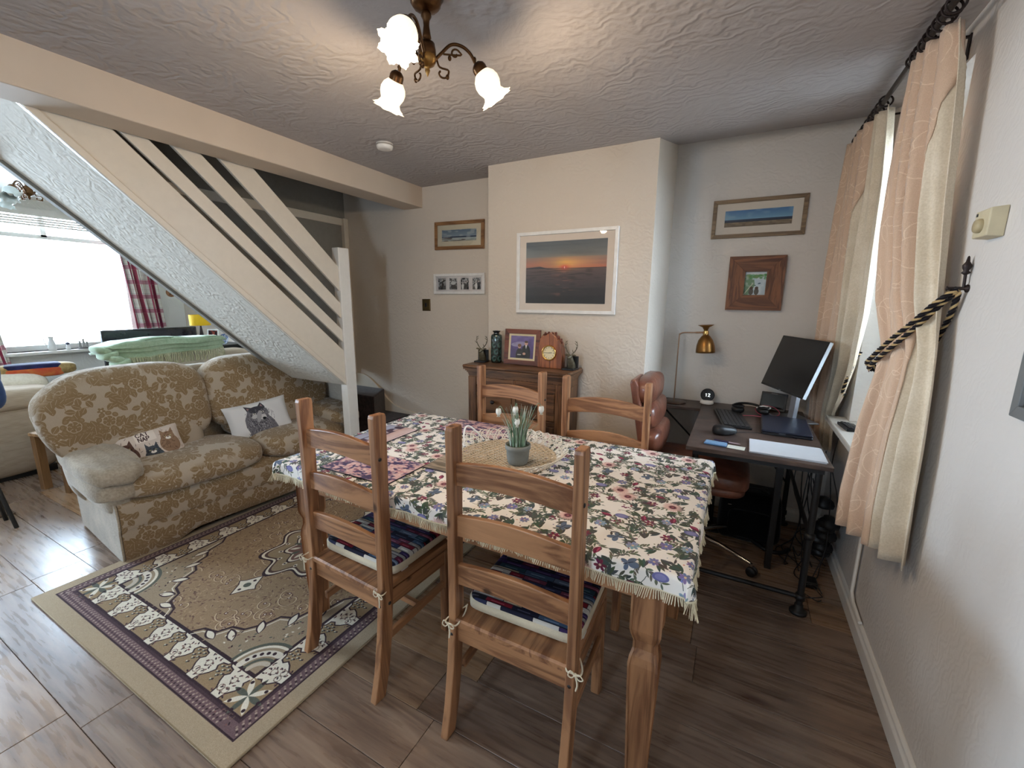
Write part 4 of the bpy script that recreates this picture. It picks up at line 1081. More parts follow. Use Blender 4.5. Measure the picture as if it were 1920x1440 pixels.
def stag(x, y, rz, label):
    t = thing('stag_bookend', label, 'ornament', (x,y,ZT), rz, 'stag head bookends')
    MB().box(-.04,.04,-.045,.04,0,.010,bev=.002).build('base', M['black'], t)
    MB().box(-.038,.038,.022,.036,.010,.082,bev=.002).build('upright', M['black'], t)
    mb = MB(); mb.tube(smooth_path([(0,.02,.012),(0,.006,.035),(0,-.008,.062),(0,-.012,.078)],5), list(np.linspace(.027,.017,16)), 14)
    mb.ell((0,-.022,.082),(.016,.026,.015),16,10,fn=lambda x,y,z:(x*(1-.45*max(0,-y)), y, z*(1-.3*max(0,-y))-.4*max(0,-y)))
    mb.build('head', M['bronze'], t)
    for s_ in (-1,1):
        MB().ell((s_*.026,-.008,.092),(.014,.004,.006),10,6,T=None).build('ear', M['bronze'], t)
        a = MB(); main = smooth_path([(s_*.008,-.006,.094),(s_*.026,-.0,.115),(s_*.040,.004,.145),(s_*.036,.0,.178)],6)
        a.tube(main, list(np.linspace(.0036,.0014,len(main))), 6)
        for i, (dx,dy,dz) in ((4,(.000,-.022,.020)),(9,(.008,-.020,.018)),(13,(-.016,-.006,.016)),(16,(-.014,0,.012))):
            p = main[i]; a.tube(smooth_path([p,(p[0]+s_*dx*.5,p[1]+dy*.7,p[2]+dz*.4),(p[0]+s_*dx,p[1]+dy,p[2]+dz)],3), [.0024]*3+[.0018]*3+[.001], 5)
        a.build('antler', M['bronze'], t)
stag(-1.552,2.485,.15,'bronze stag head bookend at the left end of the sideboard')
stag(-.900,2.480,-.1,'bronze stag head bookend at the right end of the sideboard')
def draw_vase():
    s = Canvas(.236,.215,1400,(20,32,30)); g = random.Random(2)
    for i in range(6):
        for j in range(4):
            x,y = (i+.5+.4*(j%2))*.04, .03+j*.046
            for k in range(3):
                R = .017-.005*k; s.line([(x+R*math.cos(a*.35+k), y+R*1.15*math.sin(a*.35+k)) for a in range(15)], .0018, (110,150,140) if k%2 else (70,110,104))
    return s.image('swirl glaze')
vz = thing('vase', 'dark green cylindrical vase with swirl decoration on the sideboard', 'vase', (-1.452,2.515,ZT))
vp = [(0,0),(.034,0),(.038,.006),(.0385,.178),(.034,.190),(.020,.196),(.019,.206),(.026,.211),(.026,.216),(.018,.216),(.017,.20)]
mb = MB(); n = 32
mb.grid(lambda u,v:(lambda r_z:(r_z[0]*math.cos(2*PI*u),r_z[0]*math.sin(2*PI*u),r_z[1]))((np.interp(v*(len(vp)-1),range(len(vp)),[q[0] for q in vp]),np.interp(v*(len(vp)-1),range(len(vp)),[q[1] for q in vp]))), 33, 41, uvfn=lambda u,v:(u,np.interp(v*(len(vp)-1),range(len(vp)),[q[1] for q in vp])/.216))
mb.build('body', printed('swirl glaze', draw_vase(), (1,1), uv=True, rough=.15, bump=0, spec=.6, coat=.5), vz)
MB().lathe([(.0185,.197),(.0195,.206),(.0265,.211),(.0265,.2165)], 24).build('rim', M['black_gloss'], vz)

# ---------------------------------------------------------------- pictures
def frame_mb(w, h, fw_, d, lip=.0):
    """four mitred sides, local plane x-z, front at y=-d"""
    out = []
    for k, (a, b, c_, e) in enumerate((((-w/2,-h/2),(w/2,-h/2),(w/2-fw_,-h/2+fw_),(-w/2+fw_,-h/2+fw_)), ((w/2,-h/2),(w/2,h/2),(w/2-fw_,h/2-fw_),(w/2-fw_,-h/2+fw_)),
                                       ((w/2,h/2),(-w/2,h/2),(-w/2+fw_,h/2-fw_),(w/2-fw_,h/2-fw_)), ((-w/2,h/2),(-w/2,-h/2),(-w/2+fw_,-h/2+fw_),(-w/2+fw_,h/2-fw_)))):
        out.append(MB().prism([a,b,c_,e], -d, 0, 'y'))
    return out
def picture(label, cat, loc, rz, w, h, fw_, d, fmats, mountw, im, mount_c=(226,216,200), glass=True, name='framed_picture', ry=0, group=None, rx=0, windows=None):
    t = thing(name, label, cat, loc, rot=(rx, ry, rz), group=group)
    for k, mb in enumerate(frame_mb(w,h,fw_,d)): mb.build('frame_side', fmats[k % 2], t, bevel=.0015)
    iw, ih = w-2*fw_, h-2*fw_
    MB().box(-iw/2-.002,iw/2+.002,-.006,-.002,-ih/2-.002,ih/2+.002).build('backing', M['black'], t)
    if windows:
        MB().box(-iw/2,iw/2,-.009,-.0061,-ih/2,ih/2).build('mount', plain('mount board', mount_c, .9, var=.02), t)
        for (x,z,ww,hh,im2) in windows:
            MB().add([(x-ww/2,-.0095,z-hh/2),(x+ww/2,-.0095,z-hh/2),(x+ww/2,-.0095,z+hh/2),(x-ww/2,-.0095,z+hh/2)], [(0,1,2,3)], uvs=[[(0,0),(1,0),(1,1),(0,1)]]).build('photo', printed('print', im2, (1,1), uv=True, rough=.4, bump=0, extend='EXTEND'), t)
    else:
        mx, mz = mountw
        if mx > 0: MB().box(-iw/2,iw/2,-.009,-.0061,-ih/2,ih/2).build('mount', plain('mount board', mount_c, .9, var=.02), t)
        pw, ph = iw-2*mx, ih-2*mz
        MB().add([(-pw/2,-.0095,-ph/2),(pw/2,-.0095,-ph/2),(pw/2,-.0095,ph/2),(-pw/2,-.0095,ph/2)], [(0,1,2,3)], uvs=[[(0,0),(1,0),(1,1),(0,1)]]).build('print', printed('print', im, (1,1), uv=True, rough=.4, bump=0, extend='EXTEND'), t)
    if glass: MB().box(-iw/2,iw/2,-.0125,-.0112,-ih/2,ih/2).build('glass', M['glass'], t)
    return t
def pic_sunset():
    s = Canvas(.54,.40,1100,(90,90,90)); H = .225
    s.grad(0,.10,(40,32,34),(52,44,46)); s.grad(.10,H,(64,54,56),(98,78,76)); s.grad(H,.30,(196,110,84),(150,128,116)); s.grad(.30,.40,(126,128,126),(104,112,118))
    X, Y = np.meshgrid((np.arange(s.w)+.5)/s.k, (np.arange(s.h)+.5)/s.k)
    gl = np.exp(-((X-.29)/.16)**2-((Y-.262)/.035)**2); s.blend(np.clip(gl*.85,0,1), (236,176,110)); gl = np.exp(-((X-.27)/.05)**2-((Y-.25)/.03)**2); s.blend(np.clip(gl,0,1)*.9, (246,196,100))
    s.blend(np.exp(-((X-.27)/.035)**2-((Y-.232)/.018)**2)*.9, (214,80,70)); f = s.soft(4,3,30); s.blend(np.clip((f-.5)*3,0,1)*.25*(Y>H), (90,96,104))
    m = (Y < H)&(Y > .04); f = s.soft(9,10,70); s.blend(np.clip((f-.5)*3,0,1)*.5*m, (44,36,38)); s.blend(np.clip((s.soft(10,12,60)-.62)*4,0,1)*.4*m*np.exp(-((X-.27)/.08)**2), (206,130,106))
    s.poly([(0,H),(0,H+.008),(.05,H+.012),(.10,H+.016),(.14,H+.006),(.2,H+.002),(.54,H+.004),(.54,H)], (58,50,56)); s.ell(.27,.232,.003,.007,0,(255,210,190))
    s.blend(np.clip((.055-Y)*60,0,1)*.8, (26,22,24)); s.noise(.01,2); return s.image('sunset over the sea')
def pic_sea(kind):
    if kind == 0:
        s = Canvas(.30,.10,1600,(120,136,146)); s.grad(0,.03,(150,150,140),(176,190,190)); s.grad(.03,.042,(52,62,82),(72,84,104)); s.grad(.042,.10,(140,154,164),(104,122,138))
        s.blend(np.clip((s.soft(4,9,6)-.55)*4,0,1)*.5, (190,194,190)); s.blend(np.clip((s.soft(8,8,9)-.5)*5,0,1)*(np.arange(s.h)[:,None] < s.h*.34), (110,100,96))
    else:
        s = Canvas(.36,.10,1600,(110,150,180)); s.grad(0,.028,(120,104,84),(150,132,104)); s.grad(.028,.044,(34,44,60),(50,72,100)); s.grad(.044,.10,(126,170,196),(74,120,168))
        s.blend(np.clip((s.soft(5,8,5)-.5)*3,0,1)*.35*(np.arange(s.h)[:,None] > s.h*.45), (170,200,214)); s.blend(np.clip((s.soft(6,20,14)-.5)*5,0,1)*.4*(np.arange(s.h)[:,None] < s.h*.28), (92,76,60))
    return s.image('seascape %d' % kind)
def pic_photo(kind):
    s = Canvas(.06,.08,1800,(170,170,168)); g = random.Random(kind); f = s.soft(kind,8,10)
    s.blend(np.clip((f-.4)*3,0,1), (60,60,62)); s.rect(0,0,.06,.02,(90,90,90))
    if kind == 1: s.poly([(.022,0),(.03,.06),(.036,.06),(.036,0)], (18,18,20)); s.ell(.033,.066,.006,.007,0,(200,196,190))
    elif kind == 2: s.ell(.014,.068,.006,None,0,(24,24,24)); s.ell(.046,.068,.006,None,0,(24,24,24)); s.ell(.03,.02,.02,.014,0,(30,30,32)); s.ell(.03,.045,.018,.012,0,(190,190,188))
    elif kind == 3:
        for x,h in ((.014,.04),(.032,.044),(.048,.05)): s.ell(x,h*.5,.007,h*.5,0,(220,220,216) if x < .02 else (24,24,26)); s.ell(x,h+.005,.0045,None,0,(190,180,174))
    else:
        for x,h,c in ((.026,.046,(220,218,214)),(.044,.05,(22,22,24))): s.ell(x,h*.5,.009,h*.5,0,c); s.ell(x,h+.005,.005,None,0,(190,180,174))
    return s.image('black and white photo %d' % kind)
def pic_child():
    s = Canvas(.10,.12,1500,(190,206,214)); s.rect(0,.095,.10,.12,(214,220,224))
    for k in range(30): g2 = random.Random(k); s.ell(g2.random()*.1, .085+g2.random()*.02, .008,.006,0,(104+g2.randint(-20,20),150,96),.8)
    s.poly([(0,0),(.03,0),(.05,.05),(.045,.08),(0,.09)], (120,150,120)); s.blend(np.clip((s.soft(3,8,10)-.5)*3,0,1)*.4, (230,236,236))
    for x in (.035,.06): s.ell(x,.018,.011,.018,0,(96,92,84)); s.ell(x,.036,.008,None,0,(88,70,60))
    s.line([(0,.0),(.04,.06)], .003, (220,214,196)); s.ell(.07,.06,.007,.003,.3,(70,90,110)); s.ell(.05,.05,.006,.0025,0,(80,110,100)); return s.image('riverbank drawing')
def pic_couple():
    s = Canvas(.165,.145,1500,(104,88,150)); s.grad(0,.145,(74,60,110),(128,108,168)); s.ell(.06,.09,.055,.016,.1,(168,160,190),.8); s.blend(np.clip((s.soft(3,6,6)-.5)*3,0,1)*.3,(60,44,90))
    s.ell(.065,.02,.024,.045,0,(30,24,30)); s.ell(.065,.075,.011,.013,0,(206,164,146)); s.ell(.065,.083,.013,.010,0,(120,80,56)); s.rect(.052,.02,.078,.026,(200,196,190))
    s.ell(.112,.03,.032,.06,0,(22,20,28)); s.ell(.112,.098,.012,.014,0,(212,166,146)); s.ell(.112,.107,.012,.007,0,(70,50,40)); s.poly([(.105,.086),(.119,.086),(.112,.06)], (230,228,226)); s.ell(.10,.03,.011,.008,0,(206,164,146))
    return s.image('couple portrait')
mwhite = [M['white_pl']]*2; moak = [wood('picture oak', (150,110,70), (108,74,44), 'x', .5, 2, .5, False)]*2
mgrey = [wood('limed picture oak', (138,114,84), (100,80,58), 'x', .5, 2, .5, False)]*2
mrust = [wood('rustic frame x', (134,88,58), (84,50,34), 'x', .6, 1.2, 1.0), wood('rustic frame z', (134,88,58), (84,50,34), 'z', .6, 1.2, 1.0)]
picture('large white framed print of a red sunset over the sea on the chimney breast', 'picture', (-1.0,2.590,1.630), 0, .665,.508,.020,.022, mwhite, (.045,.042), pic_sunset(), (224,212,200))
picture('small oak framed seascape hung left of the chimney breast', 'picture', (-1.957,2.820,1.941), 0, .455,.208,.026,.016, moak, (.042,.036), pic_sea(0), (206,196,172), ry=.018)
picture('long limed oak framed beach seascape above the rustic frame', 'picture', (.038,3.249,1.986), 0, .522,.238,.024,.016, mgrey, (.05,.045), pic_sea(1), (220,210,196))
picture('square chunky rustic wood frame with a tiny riverbank drawing', 'picture', (.065,3.249,1.577), 0, .318,.342,.098,.036, mrust, (0,0), pic_child(), glass=False)
picture('narrow white frame holding four black and white photos', 'picture', (-1.962,2.820,1.580), 0, .48,.155,.020,.020, mwhite, None, None, (216,210,206), windows=[(-.163+.109*k,.0,.074,.088,pic_photo(k+1)) for k in range(4)])
M['redwood'] = wood('reddish wood frame', (120,66,46), (72,36,26), 'x', .4, 2, .5, False)
picture('reddish wood photo frame with a couple portrait standing on the sideboard', 'picture', (-1.245,2.50,ZT+.118), .02, .255,.232,.030,.016, [M['redwood']]*2, (.014,.013), pic_couple(), (226,210,170), name='photo_frame', rx=-.12)
# picture on the near right wall, only its corner in view
picture('grey metal framed picture on the near right wall, cut by the photo edge', 'picture', (.599,1.13,1.47), -PI/2, .54,.545,.028,.020, [plain('grey frame', (110,112,112), .4)]*2, (.04,.04), pic_sea(0), (200,196,190))

# mantel clock
ck = thing('mantel_clock', 'live-edge wooden mantel clock with a gold rimmed dial on the sideboard', 'clock', (-1.035,2.488,ZT), -.05)
mwood = wood('burr wood', (156,92,54), (96,48,28), 'z', .3, 1.5, .8, coat=.4)
g = random.Random(12)
outl = [(-.082,0),(-.084,.06),(-.080,.12),(-.072,.15)]; 
for k in range(15):
    t = k/14; outl.append((lerp(-.066,.070,t), .165+.055*math.sin(PI*(t*.85+.12))+g.uniform(-.012,.012)))
outl += [(.080,.13),(.086,.07),(.083,0)]
MB().prism(outl, -.030, .030, 'y').build('case', mwood, ck, bevel=.004)
bark = MB()
for k in range(26):
    t = k/25; x = lerp(-.068,.072,t); z = .160+.055*math.sin(PI*(t*.85+.12)); bark.ell((x,g.uniform(-.022,.02),z+g.uniform(-.004,.010)),(.008,.010,.010),8,6,1)
bark.build('bark_edge', plain('dark bark', (96,50,34), .7, var=.35, scale=70, bump=.6), ck)
fc = MB().lathe([(0,0),(.041,0)], 40, T=TR((0,-.034,.098), PI/2)).build('dial', plain('cream clock dial', (222,206,166), .5, var=.02), ck)
MB().lathe([(.040,-.004),(.041,.006),(.046,.008),(.049,.004),(.049,-.006)], 48, T=TR((0,-.034,.098), PI/2)).build('bezel', plain('polished brass', (206,166,96), .18, 1.0), ck)
for k in range(12):
    a = k*PI/6; T = TR((0,-.0352,.098)) @ Matrix.Rotation(a,4,'Y'); MB().box(-.0011,.0011,-.0004,.0004,.029,.037,T=T).build('numeral', M['black'], fc)
for a, ln, w in ((2.75*PI/6,.022,.0016),(PI*1.5,.031,.0011)):
    MB().box(-w,w,-.0006,.0002,-.004,ln,T=TR((0,-.0365,.098)) @ Matrix.Rotation(a,4,'Y')).build('hand', M['black'], fc)

# light switch, thermostat, smoke detector
sw = thing('light_switch', 'brass light switch on the back wall beside the stairs', 'switch', (-2.296,2.820,1.413))
MB().box(-.038,.038,-.006,0,-.044,.044,bev=.003).build('plate', plain('antiqued brass plate', (116,100,66), .35, .8), sw)
MB().box(-.042,.042,-.003,0,-.048,.048,bev=.001).build('plate_edge', M['brass_dk'], sw)
MB().box(-.010,.010,-.011,-.005,-.016,.016,bev=.002).build('rocker', M['black'], sw)
for x in (-.029,.029): MB().lathe([(.004,0),(.003,.002),(0,.0022)], 10, T=TR((x,-.006,0), PI/2)).build('screw', M['brass_dk'], sw)
th = thing('thermostat', 'cream boxy wall thermostat with a round dial above the curtain hook', 'thermostat', (.5995,1.70,1.672), -PI/2)
cream = plain('yellowed cream plastic', (204,192,160), .5)
MB().prism([(0,-.040),(-.036,-.036),(-.036,.036),(0,.040)], -.042, .042, 'x').build('housing', cream, th, bevel=.003)
MB().lathe([(.019,0),(.019,.006),(.016,.012),(0,.013)], 28, T=TR((.0,-.036,-.006), PI/2)).build('dial', plain('cream dial', (176,160,124), .5), th)
MB().box(-.034,-.026,-.0375,-.036,.022,.030).build('indicator', M['black'], th)
sm = thing('smoke_detector', 'small round white smoke detector on the ceiling', 'smoke detector', (-1.871,1.971,2.3205))
MB().lathe([(0,-.034),(.030,-.034),(.042,-.030),(.046,-.018),(.047,-.002),(.0,-.001)], 32).build('housing', M['white_pl'], sm)
MB().lathe([(.0465,-.016),(.0475,-.014),(.0475,-.011),(.0465,-.009)], 32).build('vent_ring', plain('grey plastic', (150,146,140), .5), sm)

# ================================================================ CEILING LIGHT
M['shade_lit'] = NT('lit frosted glass', .35).mat
t_ = M['shade_lit'].node_tree; b_ = t_.nodes['Principled BSDF']; b_.inputs['Base Color'].default_value = (.95,.88,.74,1)
b_.inputs['Emission Color'].default_value = srgb((255,238,208)); b_.inputs['Emission Strength'].default_value = .72
M['shade_off'] = plain('frosted glass', (214,222,218), .3)
M['bulb'] = emissive('hot bulb', (255,236,200), 30.0)
def fitting(label, loc, angs, lit, body, zdrop=0, power=0):
    t = thing('ceiling_light', label, 'ceiling light', loc)
    MB().lathe([(.0,0),(.052,-.001),(.053,-.010),(.047,-.016),(.045,-.026),(.038,-.036),(.024,-.042),(.012,-.046)], 32, rmod=lambda th,z: 1+.03*math.cos(12*th)*(-z > .018)).build('ceiling_rose', body, t)
    MB().lathe([(.010,-.044),(.015,-.052),(.016,-.060),(.010,-.070),(.009,-.085),(.012,-.105),(.014,-.118),(.010,-.124),(.015,-.128),(.024,-.132),(.027,-.150),(.027,-.165),(.024,-.170)], 24).build('stem', body, t)
    MB().lathe([(.027,-.165),(.029,-.172),(.024,-.186),(.012,-.195),(.006,-.199),(.008,-.206),(.004,-.216),(0,-.224)], 24, rmod=lambda th,z: 1+.05*math.cos(14*th)).build('finial_bowl', M['brass'] if lit else body, t)
    for a in angs:
        ca, sa = math.cos(a), math.sin(a)
        def P(r,z): return (r*ca, r*sa, z)
        arm = MB()
        arm.tube(smooth_path([P(.024,-.172),P(.045,-.150),P(.075,-.122),P(.108,-.120),P(.135,-.135),P(.152,-.160)],5), .0050, 8)
        sc1 = [P(.045-.0+.026*math.sin(q*.5)*(1-q/14)+.0, -.205+.024*math.cos(q*.5)*(1-q/14)) for q in range(12)]
        arm.tube(smooth_path([P(.03,-.172),P(.038,-.19)]+sc1[2:],3), .0032, 6)
        sc2 = [P(.088+.017*math.cos(q*.55)*(1-q/15), -.146+.017*math.sin(q*.55)*(1-q/15)) for q in range(13)]
        arm.tube(smooth_path([P(.050,-.152)]+sc2,3), .0030, 6)
        for q in (P(.150,-.150),P(.070,-.160),P(.062,-.214)): arm.ell(q,(.006,.006,.008),8,6)
        arm.build('arm', body, t)
        # lamp holder and tulip shade tilted outwards
        tilt = Matrix.Translation(P(.158,-.162)) @ Matrix.Rotation(a,4,'Z') @ Matrix.Rotation(-.62,4,'Y')
        MB().lathe([(0,.004),(.010,.004),(.020,-.004),(.023,-.012),(.023,-.026),(.024,-.030)], 24, T=tilt).build('lamp_holder', body, t)
        pr = [(.018,-.022),(.026,-.028),(.036,-.040),(.041,-.055),(.040,-.070),(.034,-.084),(.032,-.090),(.037,-.102),(.046,-.110),(.050,-.112)]
        def rm(th,z): k = max(0,(-z-.084)/.028); return 1+k*(.13*math.cos(8*th)+.03*math.cos(32*th))
        mb = MB(); mb.lathe(pr, 64, T=tilt, rmod=rm); sh = mb.build('glass_shade', M['shade_lit'] if lit else M['shade_off'], t)
        if lit:
            MB().ell((0,0,-.068),(.019,.019,.026),16,12,T=tilt).build('bulb', M['bulb'], sh)
            lt = bpy.data.lights.new('bulb_light','POINT'); lt.energy = power; lt.color = (1.0,.76,.50); lt.shadow_soft_size = .03
            lo = bpy.data.objects.new('bulb_light', lt); COL.objects.link(lo); lo.parent = t; lo.location = (tilt @ Vector((0,0,-.13))).to_tuple()
        else: MB().ell((0,0,-.06),(.018,.018,.026),12,8,T=tilt).build('bulb', M['white_pl'], sh)
    return t
fitting('antique brass ceiling light with three lit tulip glass shades above the table', (-.93,1.18,2.355), [math.radians(q) for q in (166,47,-71)], True, M['brass_dk'], power=6.5)
fitting('unlit three-arm ceiling light with glass shades in the front room', (-4.62,1.25,2.359), [math.radians(q) for q in (200,320,80)], False, M['brass_dk'])

# ================================================================ DESK AREA
def desk_mat():
    t = NT('dark rustic desk board', .42); v = t.co((3,14,10)); g1 = t.noise(v, 2, 6, .6, 1.0); g2 = t.noise(t.co(), 7, 5, .6)
    f = t.math('ADD', t.math('MULTIPLY', g1, .5), t.math('MULTIPLY', g2, .5))
    t.color(t.ramp(f, [(.35, srgb((44,33,30))), (.55, srgb((78,62,54))), (.7, srgb((104,86,76)))])); t.bump(f, .1, .004); return t.mat
M['desk'] = desk_mat()
dk = thing('desk', 'L-shaped dark rustic desk on black pipe legs in the window alcove', 'desk', (0,0,0))
DZ = .765
MB().box(-.172,.418,2.15,3.235,DZ-.020,DZ,bev=.002).build('desktop', M['desk'], dk)
MB().box(-.468,-.174,2.985,3.235,DZ-.020,DZ,bev=.002).build('side_shelf', M['desk'], dk)
def leg(x, y):
    l = MB().tube([(x,y,.018),(x,y,.742)], .0145, 12).build('leg', M['black_metal'], dk)
    MB().lathe([(0,0),(.036,0),(.036,.010),(.030,.016),(.018,.020),(.018,.045),(0,.046)], 20, c=(x,y,.0005)).build('foot_flange', M['black_metal'], l)
    for z in (.085,.40): MB().lathe([(.0145,-.014),(.021,-.013),(.021,.013),(.0145,.014)], 14, c=(x,y,z)).build('collar', M['black_metal'], l)
for x, y in ((.382,2.225),(.382,3.17),(-.13,2.225),(-.13,3.17),(-.43,3.17)): leg(x, y)
MB().tube([(-.13,2.225,.085),(.382,2.225,.085)], .011, 10).build('rail', M['black_metal'], dk)
MB().tube([(.382,2.225,.40),(.382,3.17,.40)], .010, 10).build('rail', M['black_metal'], dk)
MB().box(-.14,.395,2.19,2.212,.715,.744).build('rail', M['black_metal'], dk)
MB().box(-.14,.395,3.17,3.19,.715,.744).build('rail', M['black_metal'], dk)
MB().tube([(.05,3.17,.72),(.37,3.17,.30)], .006, 8).build('brace', M['black_metal'], dk)
MB().tube([(-.42,3.17,.70),(-.15,3.17,.44)], .006, 8).build('brace', M['black_metal'], dk)
MB().box(.255,.285,2.55,2.60,0.0,.744).build('centre_post', M['black_metal'], dk)

ZD = DZ+.0006
def on_desk(name, label, cat, x, y, rz=0): return thing(name, label, cat, (x,y,ZD), rz)
# monitor
mo = on_desk('monitor', 'black computer monitor tilted back on a grey stand at the window end of the desk', 'monitor', .335, 2.985, math.radians(-67))
MB().box(-.12,.12,-.09,.09,0,.008,bev=.003).build('stand_base', plain('grey aluminium', (150,154,162), .3, .8), mo)
MB().prism([(-.010,.008),(.012,.008),(.030,.30),(.008,.30)], -.026, .026, 'x').build('stand_neck', plain('silver stand', (170,176,188), .35, .6), mo)
Tm = TR((.0,-.030,.328), -.31)
sc_ = MB().box(-.232,.232,-.009,.009,-.165,.165,T=Tm,bev=.002).build('screen_housing', M['black'], mo)
MB().box(-.226,.226,-.0105,-.0092,-.153,.158,T=Tm).build('screen', plain('switched-off screen', (10,10,12), .22), sc_)
MB().box(.2322,.2335,-.009,.009,-.163,.163,T=Tm).build('lit_edge', plain('window-lit edge', (196,206,214), .3), sc_)  # near edge of the housing, window light put into its pale colour
MB().box(-.010,.010,-.012,-.0106,-.164,-.158,T=Tm).build('logo', plain('grey mark', (120,124,128), .4), sc_)
# small screen on its stand behind the headphones
td = on_desk('digital_photo_frame', 'small black digital photo frame standing behind the headphones', 'photo frame', .245, 3.16, -.35)
Td = TR((0,0,.062), -.22)
b_ = MB().box(-.075,.075,-.006,.006,-.058,.058,T=Td,bev=.003).build('body', M['black'], td)
MB().box(-.066,.066,-.0075,-.0062,-.044,.046,T=Td).build('screen', M['black_gloss'], td)
MB().box(-.018,.018,-.0078,-.0065,.049,.052,T=Td).build('label_strip', plain('grey label', (110,110,112), .5), td)
MB().prism([(.0,.0),(.055,.0),(.050,.006),(.012,.05)], -.02, .02, 'x').build('stand', M['black'], td)
# keyboards
def keyboard(t, w, d, rows, cols, keymat):
    MB().prism([(-d/2,0),(d/2,0),(d/2,.014),(-d/2,.009)], -w/2, w/2, 'x').build('case', M['black'], t, bevel=.002)
    kw, kd = (w-.016)/cols, (d-.02)/rows
    for r in range(rows):
        c = 0
        while c < cols:
            span = 5 if (r == 0 and c == 3) else (2 if c in (0,) else 1)
            x0 = -w/2+.008+c*kw; x1 = x0+span*kw; y0 = -d/2+.01+r*kd; z = .0100+.005*(r+.5)/rows
            if c+span <= cols: MB().box(x0+.0012,x1-.0012,y0+.0012,y0+kd-.0012,z,z+.0045,bev=.001).build('key', keymat, t)
            c += span
M['key'] = plain('black key', (30,31,34), .5)
kb = on_desk('keyboard', 'black compact keyboard on the desk beside the mouse', 'keyboard', .015, 2.79, math.radians(99))
keyboard(kb, .40, .150, 6, 15, M['key'])
ks = thing('keyboard', 'small black keypad lying on the white window sill', 'keyboard', (.572,2.745,.8068), math.radians(96))
keyboard(ks, .155, .075, 4, 7, M['key'])
ms = on_desk('mouse', 'black ergonomic computer mouse with a blue-grey sheen in front of the keyboard', 'mouse', -.012, 2.455, .5)
MB().ell((0,0,.016),(.062,.036,.030),28,14,.75,fn=lambda x,y,z:(x, y*(1-.15*x), max(z,-.5)*(1-.25*x)+.15*max(0,-x))).build('body', M['black'], ms)
MB().ell((.020,0,.037),(.012,.004,.005),12,8).build('scroll_wheel', plain('grey rubber', (60,62,66), .5), ms)
MB().tube(smooth_path([(.058,0,.006),(.10,.02,.003),(.20,.0,.003),(.33,-.09,.003)],6), .0016, 6).build('cable', M['black'], ms)
lp = on_desk('laptop', 'closed navy-black laptop dock lying near the window', 'laptop', .281, 2.735, -.03)
MB().box(-.115,.115,-.185,.185,0,.012,bev=.004).build('base', plain('dark slate', (26,28,36), .4), lp)
MB().box(-.114,.114,-.184,.184,.0125,.024,bev=.004).build('lid', plain('dark navy lid', (30,36,52), .35), lp)
MB().box(-.035,-.005,-.1875,-.1845,.009,.016).build('latch', plain('grey latch', (90,96,106), .3, .6), lp)
# papers, phone, note, pen
pap = thing('paper_stack', 'stack of white printed sheets at the front edge of the desk', 'papers', (.253,2.298,ZD), -.02)
g = random.Random(3)
M['paper'] = plain('white paper', (206,210,216), .8, var=.02)
for k in range(6):
    MB().box(-.148,.148,-.107,.107,0,.0007).build('sheet', M['paper'], pap, loc=(g.uniform(-.004,.004), g.uniform(-.003,.003), .0012*k), rot=(0,0,g.uniform(-.02,.02)))
ph = on_desk('phone', 'pale blue smartphone case lying on the desk front edge', 'phone', -.045, 2.243, -.10)
MB().box(-.050,.050,-.027,.027,0,.009,bev=.003).build('case', plain('blue phone case', (96,136,180), .3), ph)
MB().box(-.046,.046,-.023,.023,.0092,.0098).build('screen', plain('glossy blue screen', (120,160,200), .12), ph)
nt = on_desk('note_card', 'small white note card beside the phone', 'paper', .045, 2.236, -.10)
MB().box(-.038,.038,-.026,.026,0,.0012).build('card', plain('cream card', (216,218,206), .8), nt)
for k in range(3): MB().box(-.030,.020-.006*k,.012-.010*k,.0132-.010*k,.0012,.0014).build('ruled_line', plain('grey ink', (150,150,150), .8), nt)
pn = on_desk('pen', 'dark blue and silver pen lying behind the phone', 'pen', -.0, 2.292, -.14)
MB().tube([(-.055,0,.005),(.012,0,.005)], .0045, 10).build('barrel', plain('dark blue plastic', (34,28,70), .3), pn)
MB().tube([(.012,0,.005),(.055,0,.005),(.064,0,.005)], [.0042,.0034,.001], 10).build('grip', plain('pinkish silver', (190,170,176), .3, .5), pn)
# headphones
hp = on_desk('headphones', 'black over-ear headphones with a pink cable in front of the photo frame', 'headphones', .105, 3.03, .2)
band = [(.085*math.cos(a)-.0, .085*math.sin(a), .030+.012*math.sin(a)) for a in np.linspace(-.3,PI+.3,22)]
MB().tube(band, [.008]*22, 8).build('headband', M['black'], hp)
for sx in (-1,1):
    e = MB().ell((sx*.07,-.045,.028),(.036,.040,.022),20,12,.8).build('ear_cup', M['black'], hp)
    MB().lathe([(.020,0),(.034,.004),(.036,.012),(.028,.016)], 24, T=TR((sx*.07,-.045,.042))).build('ear_pad', plain('soft black', (24,22,24), .9), e)
pk = plain('pink cable', (176,70,90), .5)
MB().tube(smooth_path([(-.09,-.05,.004),(-.06,-.10,.003),(.02,-.09,.003),(.10,-.10,.003),(.16,-.06,.02),(.14,.0,.045),(.07,.01,.05),(.03,-.04,.03),(.07,-.09,.006),(.17,-.09,.003),(.24,-.11,.003)],7), .0018, 6).build('cable', pk, hp)
MB().tube(smooth_path([(.03,-.06,.05),(.07,-.035,.056),(.11,-.05,.05),(.07,-.07,.045)],6), .004, 8).build('white_band', M['white_pl'], hp)
